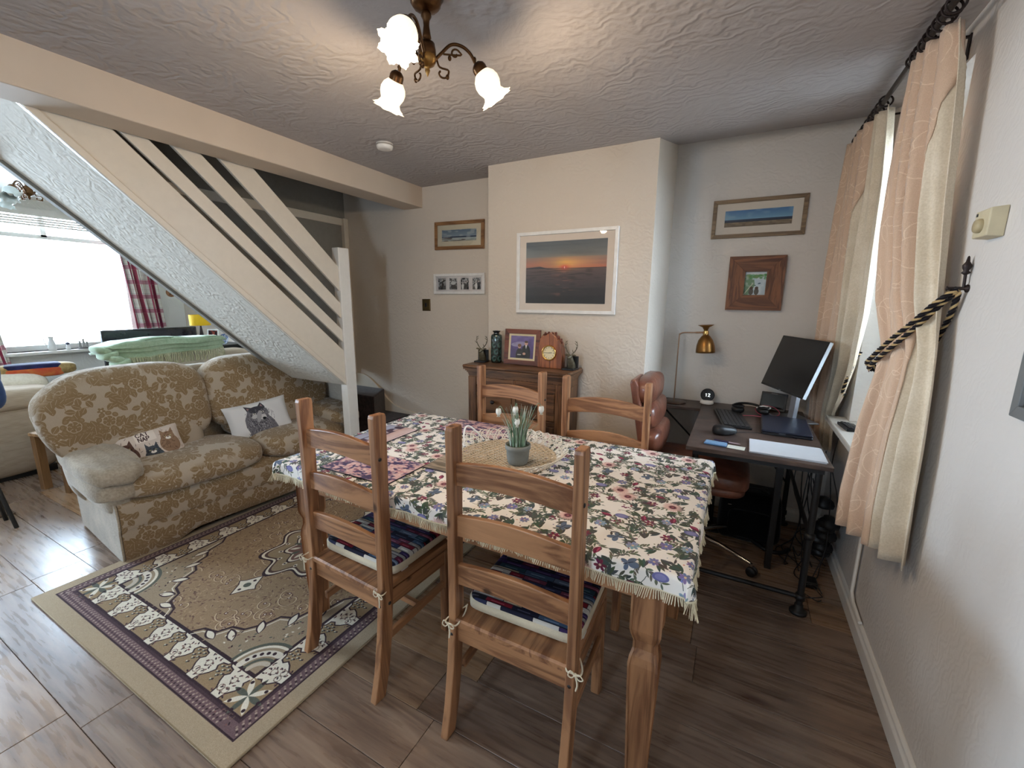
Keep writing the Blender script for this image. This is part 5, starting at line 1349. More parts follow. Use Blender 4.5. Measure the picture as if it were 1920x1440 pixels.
# round smart clock
cl_ = on_desk('smart_clock', 'small round black clock showing 12 on a white foot against the wall', 'clock', -.145, 3.165, .1)
MB().lathe([(0,0),(.040,0),(.044,.004),(.042,.016),(.032,.028),(0,.030)], 32).build('foot', M['white_pl'], cl_)
Tc = TR((0,-.004,.062), PI/2-.15)
MB().lathe([(0,-.030),(.030,-.026),(.042,-.010),(.0445,.006),(.042,.014),(0,.0145)], 36, T=Tc).build('body', M['black'], cl_)
fo_ = MB().lathe([(0,.0150),(.039,.0148)], 36, T=Tc).build('face', M['black_gloss'], cl_)
dg = MB()
for ox, pts in ((-.0105, [(-.003,.0065),(.002,.010),(.002,-.010)]), (.0085, [(-.006,.006),(-.002,.010),(.004,.0095),(.006,.005),(-.006,-.010),(.007,-.010)])):
    dg.tube([(ox+x, y, .0156) for x, y in pts], .0016, 6, T=Tc)
dg.build('digits', emissive('lit digits', (236,246,244), 2.2), cl_)
# desk lamp
dl = on_desk('desk_lamp', 'slim brass desk lamp with a bell shade beside the leather chair', 'lamp', -.352, 3.10)
M['lampbr'] = plain('antique brass lamp', (138,98,52), .32, .9, var=.1); M['lamppole'] = plain('brass pole', (150,120,96), .35, .9)
MB().lathe([(0,.010),(.072,.010),(.080,.006),(.080,0),(0,0)], 36).build('base', plain('dark brass base', (84,62,48), .35, .7), dl)
MB().tube(smooth_path([(0,0,.01),(0,0,.25),(0,0,.455),(.006,0,.476),(.030,0,.486),(.10,-.0,.489)],6), .0045, 10).build('pole', M['lamppole'], dl)
Ts = TR((.163,0,.497), 0, -.06)
sh = MB().lathe([(.012,-.004),(.013,.012),(.022,.030),(.050,.044),(.049,.045),(.020,.031),(.010,.012)], 32, T=Ts).build('shade_collar', M['lampbr'], dl)
MB().lathe([(.017,.006),(.0185,-.008),(.0185,-.020),(.017,-.024)], 32, T=Ts).build('socket_ring', plain('bright brass', (196,158,96), .15, 1), dl)
MB().lathe([(.016,-.020),(.028,-.030),(.045,-.055),(.056,-.090),(.060,-.125),(.060,-.138),(.058,-.138),(.057,-.122),(.053,-.090),(.042,-.056),(.024,-.032)], 36, T=Ts).build('lamp_shade', M['lampbr'], dl)
MB().tube([(.10,0,.489),(.150,0,.492)], .0062, 10).build('pivot', M['lamppole'], dl)
MB().ell((0,0,-.06),(.018,.018,.028),14,10,T=Ts).build('bulb', M['white_pl'], dl)

# ---------------------------------------------------------------- leather office chair
M['leather'] = NT('brown leather', .33).mat
t_ = M['leather'].node_tree; T_ = NT.__new__(NT); T_.mat = M['leather']; T_.t = t_; T_.b = t_.nodes['Principled BSDF']; T_._co = None
T_.color(T_.ramp(T_.noise(T_.co(), 12, 5), [(.3, srgb((88,50,38))), (.7, srgb((136,84,64)))])); T_.bump(T_.noise(T_.co(), 90, 4), .25, .004); T_.b.inputs['Coat Weight'].default_value = .2
oc = thing('office_chair', 'brown tufted leather office chair on a chrome base pulled up to the desk', 'office chair', (-.115,2.60,0), -PI/2)
# local: front = +y (world +x), width along x
def padf(k): return lambda x,y,z: (x, y*(1+.10*math.cos(3*x)), z+.05*math.sin(26*x+k)*(1-abs(z))*.6)
for k, (z, y) in enumerate(((.955,-.318),(.815,-.292),(.670,-.262))):
    def fpad(x,y_,z_,k=k): 
        w = .06*math.sin(34*x+2*k+3*z_)*(abs(z_)**1.2); return (x, y_*(1-.12*abs(z_))+w, z_*(1-.05*x*x))
    MB().ell((0,y,z),(.228,.062,.082),60,18,.62,fn=fpad).build('back_cushion', M['leather'], oc)
MB().prism([(-.300,.50),(-.335,.70),(-.372,.90),(-.392,1.00),(-.388,1.028),(-.366,1.030),(-.345,.99),(-.312,.80),(-.270,.60),(-.25,.50)], -.235, .235, 'x').build('back_shell', M['leather'], oc, bevel=.012)
MB().ell((0,-.02,.520),(.240,.270,.050),50,16,.4,fn=lambda x,y,z:(x,y,z-.35*max(0,y)**3+.04*math.sin(20*x)*math.cos(8*y))).build('seat_cushion', M['leather'], oc)
MB().ell((0,-.03,.462),(.236,.265,.030),40,12,.35).build('seat_base', M['leather'], oc)
MB().prism([(-.32,.45),(-.35,.60),(-.325,.60),(-.26,.47),(-.1,.445),(-.1,.43),(-.30,.43)], -.20, .20, 'x').build('frame', M['leather'], oc, bevel=.01)
MB().tube([(0,-.02,.44),(0,-.02,.22)], .026, 16).tube([(0,-.02,.25),(0,-.02,.08)], .032, 16).build('gas_column', M['black_metal'], oc)
for k in range(5):
    a = math.radians(135+72*k)   # one spoke points to the desk's far side
    c_, s_ = math.cos(a), math.sin(a)
    sp = MB().tube([(0,-.02,.095),(c_*.18,-.02+s_*.18,.092),(c_*.355,-.02+s_*.355,.068)], [.018,.014,.009], 10).build('spoke', M['chrome'], oc)
    ct = MB()
    for q in (-.013,.013): ct.lathe([(0,-.007),(.024,-.007),(.026,-.003),(.026,.003),(.024,.007),(0,.007)], 18, T=TR((c_*.365-s_*q, -.02+s_*.365+c_*q, .0265), PI/2, 0, a))
    ct.build('caster', M['black'], sp)
    MB().tube([(c_*.362,-.02+s_*.362,.03),(c_*.358,-.02+s_*.358,.07)], .007, 8).build('caster_stem', M['chrome'], sp)

# ---------------------------------------------------------------- under the desk
fn_ = thing('desk_fan', 'round black fan standing on the floor under the desk', 'fan', (-.035,2.93,0), .3)
MB().lathe([(0,.012),(.10,.010),(.11,.004),(.11,0),(0,0)], 28).build('base', M['black'], fn_)
MB().tube([(0,.02,.01),(0,.03,.25)], .014, 10).build('post', M['black'], fn_)
gm = MB()
for r in (.03,.06,.09,.115): gm.tube([(r*math.cos(a),-.035+.03*(r/.115)**2,.34+r*math.sin(a)) for a in np.linspace(0,2*PI,33)[:-1]], .002, 5, closed=True)
for k in range(24):
    a = 2*PI*k/24; gm.tube([(.02*math.cos(a),-.035,.34+.02*math.sin(a)),(.07*math.cos(a),-.026,.34+.07*math.sin(a)),(.115*math.cos(a),-.005,.34+.115*math.sin(a))], .0014, 4)
o = gm.build('guard', M['black_metal'], fn_); o['kind'] = 'stuff'
MB().lathe([(.112,-.004),(.120,0),(.120,.035),(.10,.06),(.04,.075),(0,.078)], 28, T=TR((0,.0,.34), -PI/2)).build('housing', M['black'], fn_)
for k in range(4):
    a = k*PI/2+.4; MB().ell((0,0,0),(.045,.020,.003),12,6,T=TR((.05*math.cos(a),-.012,.34+.05*math.sin(a)), PI/2) @ Matrix.Rotation(a,4,'Z')).build('blade', M['black_gloss'], fn_)
bg = thing('computer_bag', 'black fabric computer bag lying flat-sided under the desk', 'bag', (.17,2.905,0), .02)
MB().ell((0,0,.160),(.170,.115,.160),36,18,.3,fn=lambda x,y,z:(x*(1-.04*z),y*(1-.15*z),z+.02*math.sin(9*x))).build('body', fabric('black nylon', (18,18,20), (8,8,10)), bg)
MB().ell((0,-.112,.12),(.12,.018,.09),24,10,.4).build('front_pocket', fabric('black nylon pocket', (14,14,16), (8,8,10)), bg)
for x in (-.06,.07): MB().box(x-.018,x+.018,-.02,.02,.312,.330,bev=.005).build('buckle', M['black'], bg)
MB().tube(smooth_path([(-.10,-.05,.30),(-.05,-.06,.34),(.05,-.06,.34),(.10,-.05,.30)],6), .008, 8).build('handle', M['black'], bg)
MB().box(-.125,-.105,-.128,-.124,.235,.238).build('zip_pull', M['chrome'], bg)
MB().tube(smooth_path([(.02,-.12,.03),(.10,-.17,.012),(.17,-.16,.008),(.22,-.10,.01)],6), .012, 8).build('strap', M['black'], bg)
cb = thing('cable_bundle', 'tangle of black cables and power block behind the desk by the window wall', 'cables', (.47,2.62,0))
g = random.Random(21)
for k in range(9):
    x0, y0 = g.uniform(-.10,.05), g.uniform(-.1,.30)
    pts = [(x0,y0,g.uniform(.55,.74)),(x0+g.uniform(-.03,.05),y0+g.uniform(-.05,.05),.42),(x0+g.uniform(-.02,.05),y0+g.uniform(-.06,.06),.22),(x0+g.uniform(-.03,.04),y0+g.uniform(-.10,.10),.06),(x0+g.uniform(-.06,.04),y0+g.uniform(-.15,.15),.008),(x0+g.uniform(-.06,.05),y0-.15+g.uniform(-.05,.05),.006)]
    MB().tube(smooth_path(pts,7), .0028, 6).build('cable', M['black'], cb)
MB().tube(smooth_path([(.07,.14,.806-.02),(.055,.12,.72),(.03,.02,.60),(.045,.0,.42),(.04,-.08,.20),(.0,-.12,.05)],7), .0026, 6).build('cable', M['black'], cb)
MB().box(-.05,.02,-.16,-.09,0,.035,bev=.005).build('power_block', M['black'], cb)
for k in range(3):
    a0 = g.random()*6; MB().tube([(-.02+.05*math.cos(a0+a), -.22+.05*math.sin(a0+a)*1.2, .006+.012*math.sin(a*2)+.012) for a in np.linspace(0,5.6,24)], .0026, 6).build('cable_loop', M['black'], cb)
for k in range(7):
    z = .10+.045*k; MB().ell((.03+g.uniform(-.03,.03),.05+g.uniform(-.08,.08),z),(.045,.05,.035),10,7,1,fn=lambda x,y,zz:(x*(1+.3*math.sin(9*y)),y*(1+.3*math.sin(8*zz)),zz)).build('knotted_cable', M['black'], cb)

# ================================================================ CURTAINS, DINING WINDOW
def draw_circles():
    s = Canvas(.30,.30,900,(212,182,156), True); g = random.Random(5)
    for k in range(13):
        x,y,R,a0 = g.random()*.3, g.random()*.3, g.uniform(.03,.055), g.random()*6
        s.line([(x+R*math.cos(a0+q*.2), y+R*math.sin(a0+q*.2)) for q in range(g.randint(14,26))], .0028, (232,208,182), .8)
    s.noise(.02, 4); return s.image('circle weave')
M['peach'] = printed('peach curtain cloth', draw_circles(), (.30,.30), uv=True, rough=.85, bump=.3, nscale=700, sheen=.3)
M['lining'] = fabric('cream curtain lining', (226,212,190), (206,190,164), 300)
M['rope'] = None
def curtain(name, label, levels, nf, amp, split, matf, matl, width, rev=False, ph=0, group=None, top=True):
    t = thing(name, label, 'curtain', (0,0,0), group=group)
    Z = [l[0] for l in levels][::-1]
    def ev(z, u):
        L = [interp(z, Z, [l[1][k] for l in levels][::-1]) for k in (0,1)]; R = [interp(z, Z, [l[2][k] for l in levels][::-1]) for k in (0,1)]
        dx, dy = R[0]-L[0], R[1]-L[1]; n = math.hypot(dx,dy); nx, ny = -dy/n, dx/n
        a = interp(z, Z, [l[3] for l in levels][::-1])*amp
        w = math.sin(2*PI*nf*u+ph+.5*math.sin(z*2.2))+.35*math.sin(2*PI*nf*2.3*u+z*1.5+ph)
        w *= min(1, u*9+.15)*min(1, (1-u)*9+.15)
        s_ = .012*math.sin(z*5+u*7)
        return (L[0]+dx*u+nx*a*w, L[1]+dy*u+ny*a*w+s_*.3, z)
    z1, z0 = levels[0][0], levels[-1][0]; nu = max(24,int(nf*14)); nv = 60
    if not callable(split): k_ = split; split = lambda z: k_
    def mk(lo,hi,nm,mat):
        n = max(8,int(nu*.8))
        def uz(a,b): z = lerp(z0,z1,b); return lerp(lo(z),hi(z),a), z
        return MB().grid(lambda a,b: ev(uz(a,b)[1], uz(a,b)[0]), n, nv, uvfn=lambda a,b:(uz(a,b)[0]*width, uz(a,b)[1])).build(nm, mat, t)
    f = mk(lambda z:0, split, 'face_cloth', matf)
    m = f.modifiers.new('solid','SOLIDIFY'); m.thickness = .004; m.offset = 1 if not rev else -1
    if split(1.5) < 1:
        l = mk(split, lambda z:1, 'lining', matl); m = l.modifiers.new('solid','SOLIDIFY'); m.thickness = .003; m.offset = -1
    hb = MB().grid(lambda a,b: tuple(np.array(ev(lerp(z0,z0+.06,b), a*split(z0)))+np.array([-.004,0,0])), max(8,int(nu*split(z0))), 3, uvfn=lambda a,b:(a*width,b*.06)).build('hem', matf, t)
    return t, ev
near, evn = curtain('curtain', 'peach curtain with faint circle weave and cream lining nearest the camera', 
    [(2.315,(.475,2.262),(.505,1.955),.7),(2.18,(.470,2.255),(.515,1.93),.9),(2.0,(.465,2.25),(.525,1.915),1),(1.75,(.460,2.21),(.535,1.885),1),(1.47,(.468,2.145),(.545,1.825),.8),(1.30,(.480,2.045),(.552,1.785),.45),(1.20,(.474,2.045),(.552,1.765),.5),(1.0,(.462,2.085),(.553,1.745),.8),(.72,(.450,2.10),(.555,1.73),1),(.585,(.440,2.05),(.558,1.725),1)],
    4.5, .030, lambda z: interp(z, [.6,1.25,1.9,2.25], [.60,.62,.78,.97]), M['peach'], M['lining'], .95, ph=.6)
far, evf = curtain('curtain', 'peach curtain with pale lining on the far side of the dining window behind the monitor',
    [(2.315,(.455,3.17),(.490,2.60),.8),(2.0,(.450,3.18),(.512,2.61),1),(1.7,(.447,3.19),(.520,2.62),1),(1.4,(.445,3.19),(.535,2.66),1),(1.12,(.440,3.19),(.553,2.80),.9),(.92,(.445,3.19),(.55,2.93),.8),(.82,(.45,3.19),(.55,3.04),.7),(.58,(.455,3.19),(.56,3.04),.7)],
    5.5, .032, lambda z: interp(z, [.6,1.6,2.3], [.50,.55,.75]), M['peach'], M['lining'], 1.1, ph=2.0)
pl = thing('curtain_pole', 'dark wrought iron curtain pole with rings on wall brackets over the dining window', 'curtain pole', (.478,2.5,2.345))
MB().tube([(0,-.85,0),(0,.64,0)], .0105, 12).build('pole', plain('dark brushed steel', (70,64,60), .4, .6), pl)
sp = MB().tube([(.0,.64,0),(0,.655,0)], .014, 10); sp.tube(smooth_path([(0,.65,0),(-.01,.68,-.008),(-.02,.70,-.03),(-.012,.705,-.045)],5), [.008]*10+[.006]*6, 8); sp.build('finial', M['iron'], pl)
ys = list(np.linspace(1.965,2.255,8))+list(np.linspace(2.61,3.14,9))+[1.90,1.93]
for y in ys:
    g2 = random.Random(int(y*1000)); tl = g2.uniform(-.35,.35)
    rg_ = MB().tube([(.024*math.cos(a), tl*.024*math.sin(a), -.012+.024*math.sin(a)) for a in np.linspace(0,2*PI,21)[:-1]], .0038, 6, closed=True).build('ring', M['iron'], pl, loc=(0,y-2.5,0))
for y in (2.17, 2.83):
    br = MB().box(.0,.120,-.006,.006,-.004,.002).box(.1165,.1215,-.010,.010,-.075,.006).build('bracket', M['iron'], pl, loc=(0,y-2.5,.0))
    MB().tube([(.0,0,0),(-.0,0,-.016)], .005, 8).build('cradle', M['iron'], br)
def rope(path, r, parent, name='cord'):
    P = [Vector(p) for p in smooth_path(path, 14)]; n = len(P)
    acc = 0; outs = [[],[],[]]; up = Vector((0,0,1))
    for i in range(n):
        t = (P[min(i+1,n-1)]-P[max(i-1,0)]).normalized(); a = (up-t*up.dot(t)); a = a.normalized() if a.length > 1e-4 else t.orthogonal().normalized(); b = t.cross(a)
        if i: acc += (P[i]-P[i-1]).length
        for k in range(3):
            th = acc/(.0115)*1.9+k*2*PI/3; outs[k].append(tuple(P[i]+r*(math.cos(th)*a+math.sin(th)*b)))
    cols = [M['rope_dk'], M['rope_lt'], M['rope_dk']]
    for k in range(3): MB().tube(outs[k], r*.85, 6).build(name, cols[k], parent)
M['rope_dk'] = fabric('black rope strand', (26,20,22)); M['rope_lt'] = fabric('gold rope strand', (190,160,112))
tbk = thing('curtain_tieback', 'black and gold twisted rope tieback holding the nearest curtain to its wall hook', 'tieback', (0,0,0))
rope([(.575,1.800,1.500),(.535,1.815,1.455),(.500,1.855,1.392),(.470,1.935,1.325),(.450,2.02,1.258),(.452,2.075,1.225),(.50,2.09,1.21)], .0048, tbk)
rope([(.578,1.803,1.496),(.542,1.825,1.437),(.508,1.865,1.370),(.478,1.94,1.300),(.457,2.02,1.238),(.460,2.07,1.208),(.51,2.085,1.20)], .0048, tbk)
rope([(.580,1.803,1.49),(.582,1.83,1.43),(.582,1.88,1.36),(.575,1.95,1.28),(.54,2.06,1.22),(.50,2.09,1.21)], .0048, tbk)
hk = thing('tieback_hook', 'wrought iron tieback hook with a turned finial on the right wall', 'hook', (.599,1.803,1.50))
MB().lathe([(.012,0),(.012,.004),(.005,.008),(.005,.045),(.008,.048),(0,.050)], 12, T=TR((0,0,0),0,-PI/2)).build('peg', M['iron'], hk)
hh = MB(); hh.tube([(-.010,0,0),(-.012,0,.045)], .004, 8); hh.lathe([(.004,.040),(.011,.046),(.006,.052),(.010,.060),(.011,.068),(.005,.078),(.003,.092),(0,.096)], 14, c=(-.012,0,0)); hh.build('finial', M['iron'], hk)
tb2 = thing('curtain_tieback', 'black and gold rope tieback hanging beside the far curtain over the sill', 'tieback', (0,0,0))
rope([(.585,2.86,1.20),(.56,2.83,1.16),(.547,2.84,1.08),(.543,2.88,1.00),(.548,2.93,.945),(.565,2.94,.96)], .0055, tb2)
spg = thing('twig', 'thin curling dried twig standing on the sill behind the nearest curtain', 'twig', (.60,2.32,.8068))
MB().tube(smooth_path([(0,0,.0),(-.01,.02,.18),(-.02,.08,.30),(-.03,.17,.345),(-.035,.22,.355),(-.035,.235,.34),(-.035,.225,.33)],6), .0022, 6).build('stem', plain('dry stem', (110,70,56), .7), spg)
MB().lathe([(0,0),(.02,0),(.028,.03),(.022,.07),(.012,.085),(.014,.095),(.010,.095),(0,.02)], 20).build('bud_vase', M['white_pl'], spg)

# ================================================================ FRONT ROOM
def draw_plaid():
    s = Canvas(.20,.16,900,(226,222,210), True)
    s.rect(0,0,.045,.16,(150,50,74),.85); s.rect(.06,0,.064,.16,(70,66,80),.7); s.rect(.10,0,.13,.16,(120,30,54),.9); s.rect(.165,0,.168,.16,(110,108,110),.6)
    s.rect(0,0,.20,.045,(150,60,84),.5); s.rect(0,.055,.20,.058,(90,80,96),.6); s.rect(0,.10,.20,.103,(160,120,130),.5); s.noise(.02,2)
    return s.image('plaid')
M['plaid'] = printed('maroon and cream plaid', draw_plaid(), (.20,.16), uv=True, rough=.9, bump=.2, nscale=500)
curtain('plaid_curtain', 'maroon and cream plaid curtain to the right of the bright front room window', [(2.16,(-6.03,2.22),(-6.03,2.52),.9),(1.5,(-6.03,2.27),(-6.03,2.55),1),(.80,(-6.03,2.32),(-6.03,2.60),1)], 4, .035, 1, M['plaid'], M['lining'], .6, group='plaid curtains', rev=True)
curtain('plaid_curtain', 'maroon and cream plaid curtain at the far left edge beside the bright window', [(2.16,(-6.03,.95),(-6.03,1.20),.9),(1.5,(-6.03,.96),(-6.03,1.22),1),(.80,(-6.03,.99),(-6.03,1.30),1)], 4, .035, 1, M['plaid'], M['lining'], .6, ph=1, group='plaid curtains', rev=True)
tv = thing('television', 'flat black television in front of the front room window behind the green throw', 'television', (-5.2,2.09,.62), math.radians(92))
MB().box(-.40,.40,-.02,.02,.06,.53,bev=.005).build('screen_housing', M['black'], tv)
MB().box(-.385,.385,-.0225,-.0205,.08,.515).build('screen', plain('dark screen', (30,28,38), .12), tv)
MB().box(-.15,.15,-.08,.08,0,.012,bev=.003).box(-.03,.03,-.012,.012,.012,.07).build('stand', M['black_gloss'], tv)
ts_ = thing('tv_stand', 'black television stand under the front room television', 'cabinet', (-5.22,2.05,0), math.radians(90))
MB().box(-.55,.28,-.2,.2,.59,.619,bev=.003).build('top', M['black'], ts_)
MB().box(-.55,.28,-.2,.2,.0,.05).build('plinth', M['black'], ts_)
for x in (-.53,.26): MB().box(x-.015,x+.015,-.19,.19,.05,.59).build('side', M['black'], ts_)
MB().box(-.52,.25,-.18,.18,.30,.32).build('shelf', M['black'], ts_)
cbn = thing('cabinet', 'black cabinet in the front room corner holding the yellow lamp', 'cabinet', (-4.98,2.62,0))
MB().box(-.17,.17,-.24,.17,.94,.965,bev=.003).build('top', M['black'], cbn)
MB().box(-.16,.16,-.23,.165,.0,.94).build('body', M['black'], cbn)
MB().box(-.155,.155,-.236,-.231,.05,.90,bev=.002).build('door', M['black_gloss'], cbn)
la = thing('table_lamp', 'table lamp with yellow drum shade and dark tripod base on the black cabinet', 'lamp', (-5.03,2.455,.9655))
for k in range(3):
    a = k*2*PI/3; MB().tube([(.05*math.cos(a),.05*math.sin(a),.003),(.015*math.cos(a+.5),.015*math.sin(a+.5),.09),(0,0,.20)], .008, 8).build('leg', plain('dark twisted wood', (48,32,28), .5), la)
MB().lathe([(.092,.205),(.094,.315),(.092,.315),(.090,.205)], 32).build('lamp_shade', fabric('yellow shade', (220,178,40), (200,156,30)), la)
MB().tube([(0,0,.20),(0,0,.26)], .010, 8).build('lamp_holder', M['brass'], la)
def pic_misc():
    s = Canvas(.12,.14,800,(60,30,40)); s.blend(np.clip((s.soft(3,5,6)-.4)*3,0,1),(200,90,70)); s.ell(.06,.07,.015,.035,0,(226,180,150)); return s.image('small print')
picture('white framed small colourful photo beside the yellow lamp', 'picture', (-4.87,2.49,1.050), .35, .13,.165,.012,.014, mwhite, (0,0), pic_misc(), name='photo_frame', rx=-.1)
plt = thing('plate', 'round blue and white patterned plate standing on the black cabinet', 'plate', (-4.855,2.585,1.022), rot=(math.radians(80),0,.3))
def draw_plate():
    s = Canvas(.12,.12,900,(214,222,236)); g = random.Random(2)
    for k in range(60): s.leaf(g.random()*.12,g.random()*.12,g.random()*6,.02,.007,(80,110,176),.9)
    return s.image('willow pattern')
MB().lathe([(0,0),(.030,.002),(.055,.010)], 32, smooth=True).build('dish', printed('willow pattern', draw_plate(), (.12,.12), loc=(.5,.5,0), rough=.2, bump=0), plt)
MB().lathe([(.0545,.010),(.057,.0115),(.0555,.0125)], 32).build('rim', plain('blue rim', (90,116,176), .25), plt)
orn = thing('wall_ornament', 'small round brown wooden ornament on the front room wall', 'ornament', (-6.098,2.70,1.515), PI/2)
MB().lathe([(0,.010),(.035,.010),(.05,.004),(.052,0),(0,0)], 24, T=TR((0,0,0),PI/2)).build('disc', plain('brown wood', (150,104,66), .5), orn)
MB().tube([(-.02,-.012,-.03),(0,-.016,.02),(.02,-.012,.04)], .006, 6).build('carving', plain('dark brown wood', (96,62,40), .5), orn)
def ornm(nm, label, y, prof, mat_, extra=None):
    t = thing(nm, label, 'ornament', (-6.08,y,.9205)); MB().lathe(prof, 20).build('body', mat_, t)
    if extra: extra(t)
ornm('jug', 'tall white jug with a handle on the front room window sill', 1.60, [(0,0),(.028,0),(.034,.03),(.026,.08),(.016,.11),(.022,.14),(.018,.14),(0,.02)], M['white_pl'], lambda t: MB().tube(smooth_path([(0,-.02,.125),(0,-.05,.115),(0,-.045,.07),(0,-.028,.05)],5), .004, 6).build('handle', M['white_pl'], t))
ornm('small_vase', 'little pale vase with a dark sprig on the front room window sill', 1.715, [(0,0),(.016,0),(.02,.02),(.010,.04),(.012,.05),(0,.02)], M['white_pl'], lambda t: MB().ell((0,0,.062),(.016,.016,.014),10,8).build('sprig', plain('dark sprig', (70,70,84), .8), t))
ornm('figurine', 'small dark figurine group on the front room window sill by the television', 1.835, [(0,0),(.045,0),(.04,.012),(0,.014)], plain('grey-brown figurine', (86,78,74), .6), lambda t: [MB().tube([(x,y,.012),(x*.9,y,.05+h)], [.014,.008], 8).ell((x*.9,y,.06+h),(.010,.010,.012),10,8).build('figure', plain('pale figure', (150,146,140), .6), t) for x,y,h in ((-.01,-.025,.01),(.01,.0,.03),(0,.028,.0))])

# recliner / armchairs
M['cream_rib'] = printed('ribbed cream upholstery', (lambda s: (s.blend((np.sin(np.arange(s.h)/s.k*2*PI/.012)*.5+.5)[:,None]*np.ones((1,s.w))*.5*s.soft(3,6,20), (120,104,88)), s.image('ribs'))[1])(Canvas(.3,.3,900,(182,164,144))), (.3,.3), 'box', rough=.95, bump=.3)
M['cream_up'] = fabric('plain cream upholstery', (222,212,194), (204,192,172), 120)
ac = thing('armchair', 'large ribbed cream armchair at the left edge of the front room', 'armchair', (-5.35,.62,0))
MB().ell((.20,.0,.33),(.17,.66,.30),40,20,.35).build('arm_panel', M['cream_rib'], ac)
MB().ell((.20,.02,.640),(.195,.70,.095),44,18,.5,fn=lambda x,y,z:(x,y,z+.10*(1-y*y)+.02*math.sin(8*y))).build('armrest', M['cream_rib'], ac)
MB().ell((-.22,.0,.30),(.36,.62,.26),36,18,.4).build('seat', M['cream_up'], ac)
MB().ell((-.32,.50,.66),(.40,.26,.155),40,18,.6).build('back_cushion', M['cream_up'], ac)
MB().box(-.5,.3,-.6,.6,.0,.055).build('base', M['black'], ac)
qc = thing('quilted_cushion', 'navy, gold and red patchwork cushion on top of the cream armchair', 'cushion', (-5.50,1.30,.815), math.radians(80))
MB().ell((0,0,0),(.27,.10,.055),36,14,.5).build('cover', fabric('gold brocade', (178,152,104), (130,104,64), 60), qc)
MB().ell((0,.0,.0),(.19,.102,.058),30,14,.35,fn=lambda x,y,z:(x,y,z)).build('navy_panel', fabric('navy panel', (44,44,84), (34,32,60), 60), qc)
MB().ell((0,-.030,-.016),(.185,.075,.045),30,14,.35).build('red_panel', fabric('red panel', (176,64,48), (190,110,60), 40), qc)
a2 = thing('armchair', 'cream armchair with its back to the stairs under the green throw', 'armchair', (-4.70,1.95,0))
MB().ell((.20,.0,.55),(.14,.42,.44),40,20,.4).build('back', M['cream_up'], a2)
MB().ell((.19,.50,.60),(.17,.16,.36),36,18,.45,fn=lambda x,y,z:(x,y,z)).build('wing_panel', M['cream_rib'], a2)
MB().ell((.05,.65,.62),(.30,.20,.27),36,18,.5,fn=lambda x,y,z:(x,y,z-.2*y*y)).build('armrest', M['cream_up'], a2)
MB().ell((-.05,-.50,.42),(.38,.14,.20),36,18,.5).build('armrest', M['cream_up'], a2)
MB().ell((-.12,.05,.28),(.36,.44,.22),30,14,.4).build('seat', M['cream_up'], a2)
tw = thing('throw', 'pale green wool throw with tassels folded over the back of the cream armchair', 'blanket', (-4.50,1.86,.985))
M['green'] = fabric('pale green wool', (176,194,164), (150,172,140), 90, .98, .8, .5)
def thr(k, top, bot0, bot1):
    def f(u, v):
        y = lerp(-.42,.44,u); zt = top+.018*math.sin(PI*u)-.05*max(0,.15-u)*5
        if v < .5: x = lerp(-.20,.13,v/.5); z = zt-.02*(1-v/.5)
        else: w = (v-.5)/.5; x = .15+.014*k; z = zt-(zt-lerp(bot0,bot1,u))*w
        if .42 < v < .58: x = .145+.014*k; z = zt-.006
        return (x+.006*math.sin(13*y+4*v+k), y+.015*math.sin(v*6+k), z+.005*math.sin(15*y+k))
    return MB().grid(f, 50, 24)
for k, (tp, b0, b1) in enumerate(((.062,-.03,.0),(.086,.030,.040),(.112,.062,.078))):
    o = thr(k, tp, b0, b1).build('fold', M['green'], tw); m = o.modifiers.new('s','SOLIDIFY'); m.thickness = .018; m.offset = 0
for k in range(5): MB().ell((.10+.015*k,-.44+.03*k,.055-.035*k),(.09,.055,.030),20,12,.6,fn=lambda x,y,z:(x,y,z+.5*y*(1 if k%2 else -1))).build('crumpled_end', M['green'], tw)
fr2 = MB(); g = random.Random(4)
for k in range(76):
    y = lerp(-.30,.43,k/75); z = lerp(-.022,.004,k/75); fr2.tube([(.160,y,z+.01),(.172+g.uniform(-.004,.006),y+g.uniform(-.006,.006),z-.03),(.168,y+g.uniform(-.010,.010),z-.085)], .0034, 4)
o = fr2.build('tassels', fabric('cream tassel', (214,208,176), (170,170,130), 80), tw); o['kind'] = 'stuff'
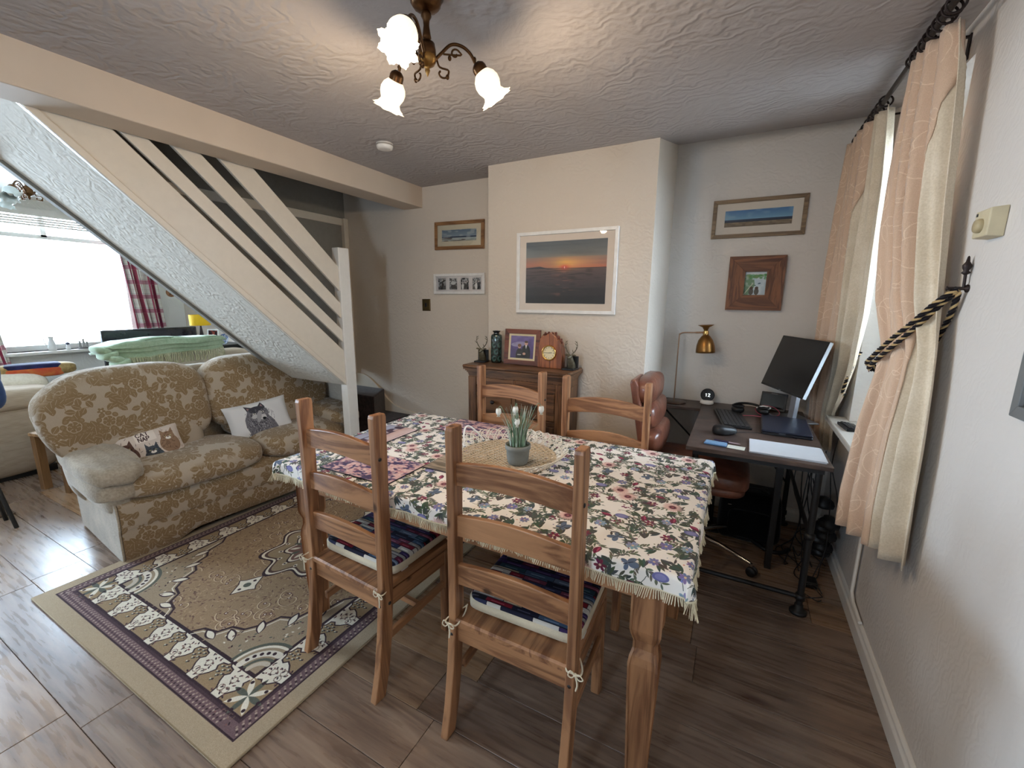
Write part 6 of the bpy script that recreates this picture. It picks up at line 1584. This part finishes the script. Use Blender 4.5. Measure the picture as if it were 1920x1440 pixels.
sd = thing('side_table', 'small oak side table between the cream armchair and the floral sofa', 'side table', (-4.50,1.17,0), .25)
MB().box(-.16,.16,-.14,.14,.425,.450,bev=.003).build('top', wood('light oak', (178,140,96), (130,96,62), 'y', .5), sd)
for x in (-.13,.13):
    for y in (-.11,.11): MB().box(x-.024,x+.024,y-.024,y+.024,0,.425).build('leg', wood('light oak leg', (150,112,72), (110,78,48), 'z', .5) if (x<0 and y<0) else bpy.data.materials['light oak leg'], sd)
mg = thing('magazine', 'open white magazine lying on the side table', 'magazine', (-4.49,1.13,.4505), .6); MB().box(-.07,.07,-.09,.09,0,.006).build('cover', M['paper'], mg)
MB().box(-.065,.03,-.03,.08,.006,.0065).build('picture', plain('green print', (70,120,84), .5), mg)
gp = thing('tumbler', 'small green glass tumbler on the side table', 'glass', (-4.46,1.20,.4505)); MB().lathe([(0,.002),(.022,.002),(.026,.05),(.024,.05),(.020,.006)], 20).build('body', plain('green glass', (40,110,70), .15), gp)
MB().lathe([(.0245,.048),(.0262,.051),(.0265,.048)], 20).build('rim', plain('green rim', (60,140,90), .15), gp)
coat = thing('coat', 'dark blue coat hanging at the far left edge over a black stand', 'coat', (-4.05,.665,.80))
dn = fabric('navy denim', (40,52,84), (22,26,44), 30, .9, .6)
MB().ell((0,0,.22),(.09,.155,.26),34,20,.8,fn=lambda x,y,z:(x*(1+.15*math.sin(9*y)), y*(1-.35*max(0,z))+.05*math.sin(5*z), z)).build('body', dn, coat)
MB().ell((.05,.07,.10),(.06,.07,.14),24,14,.8,fn=lambda x,y,z:(x,y*(1-.2*z),z)).build('sleeve', fabric('blue lining', (60,84,130), (40,52,84), 20), coat)
cs = thing('coat_stand', 'black metal valet stand carrying the dark blue coat', 'stand', (-4.05,.62,0))
for x, y in ((-.1,.10),(.1,.10),(0,-.15)): MB().tube([(x,y,0),(x*.3,y*.35,.55),(0,0,.84)], .011, 8).build('leg', M['black_metal'], cs)
MB().tube([(0,-.16,.84),(0,.10,.84)], .010, 8).build('crossbar', M['black_metal'], cs)
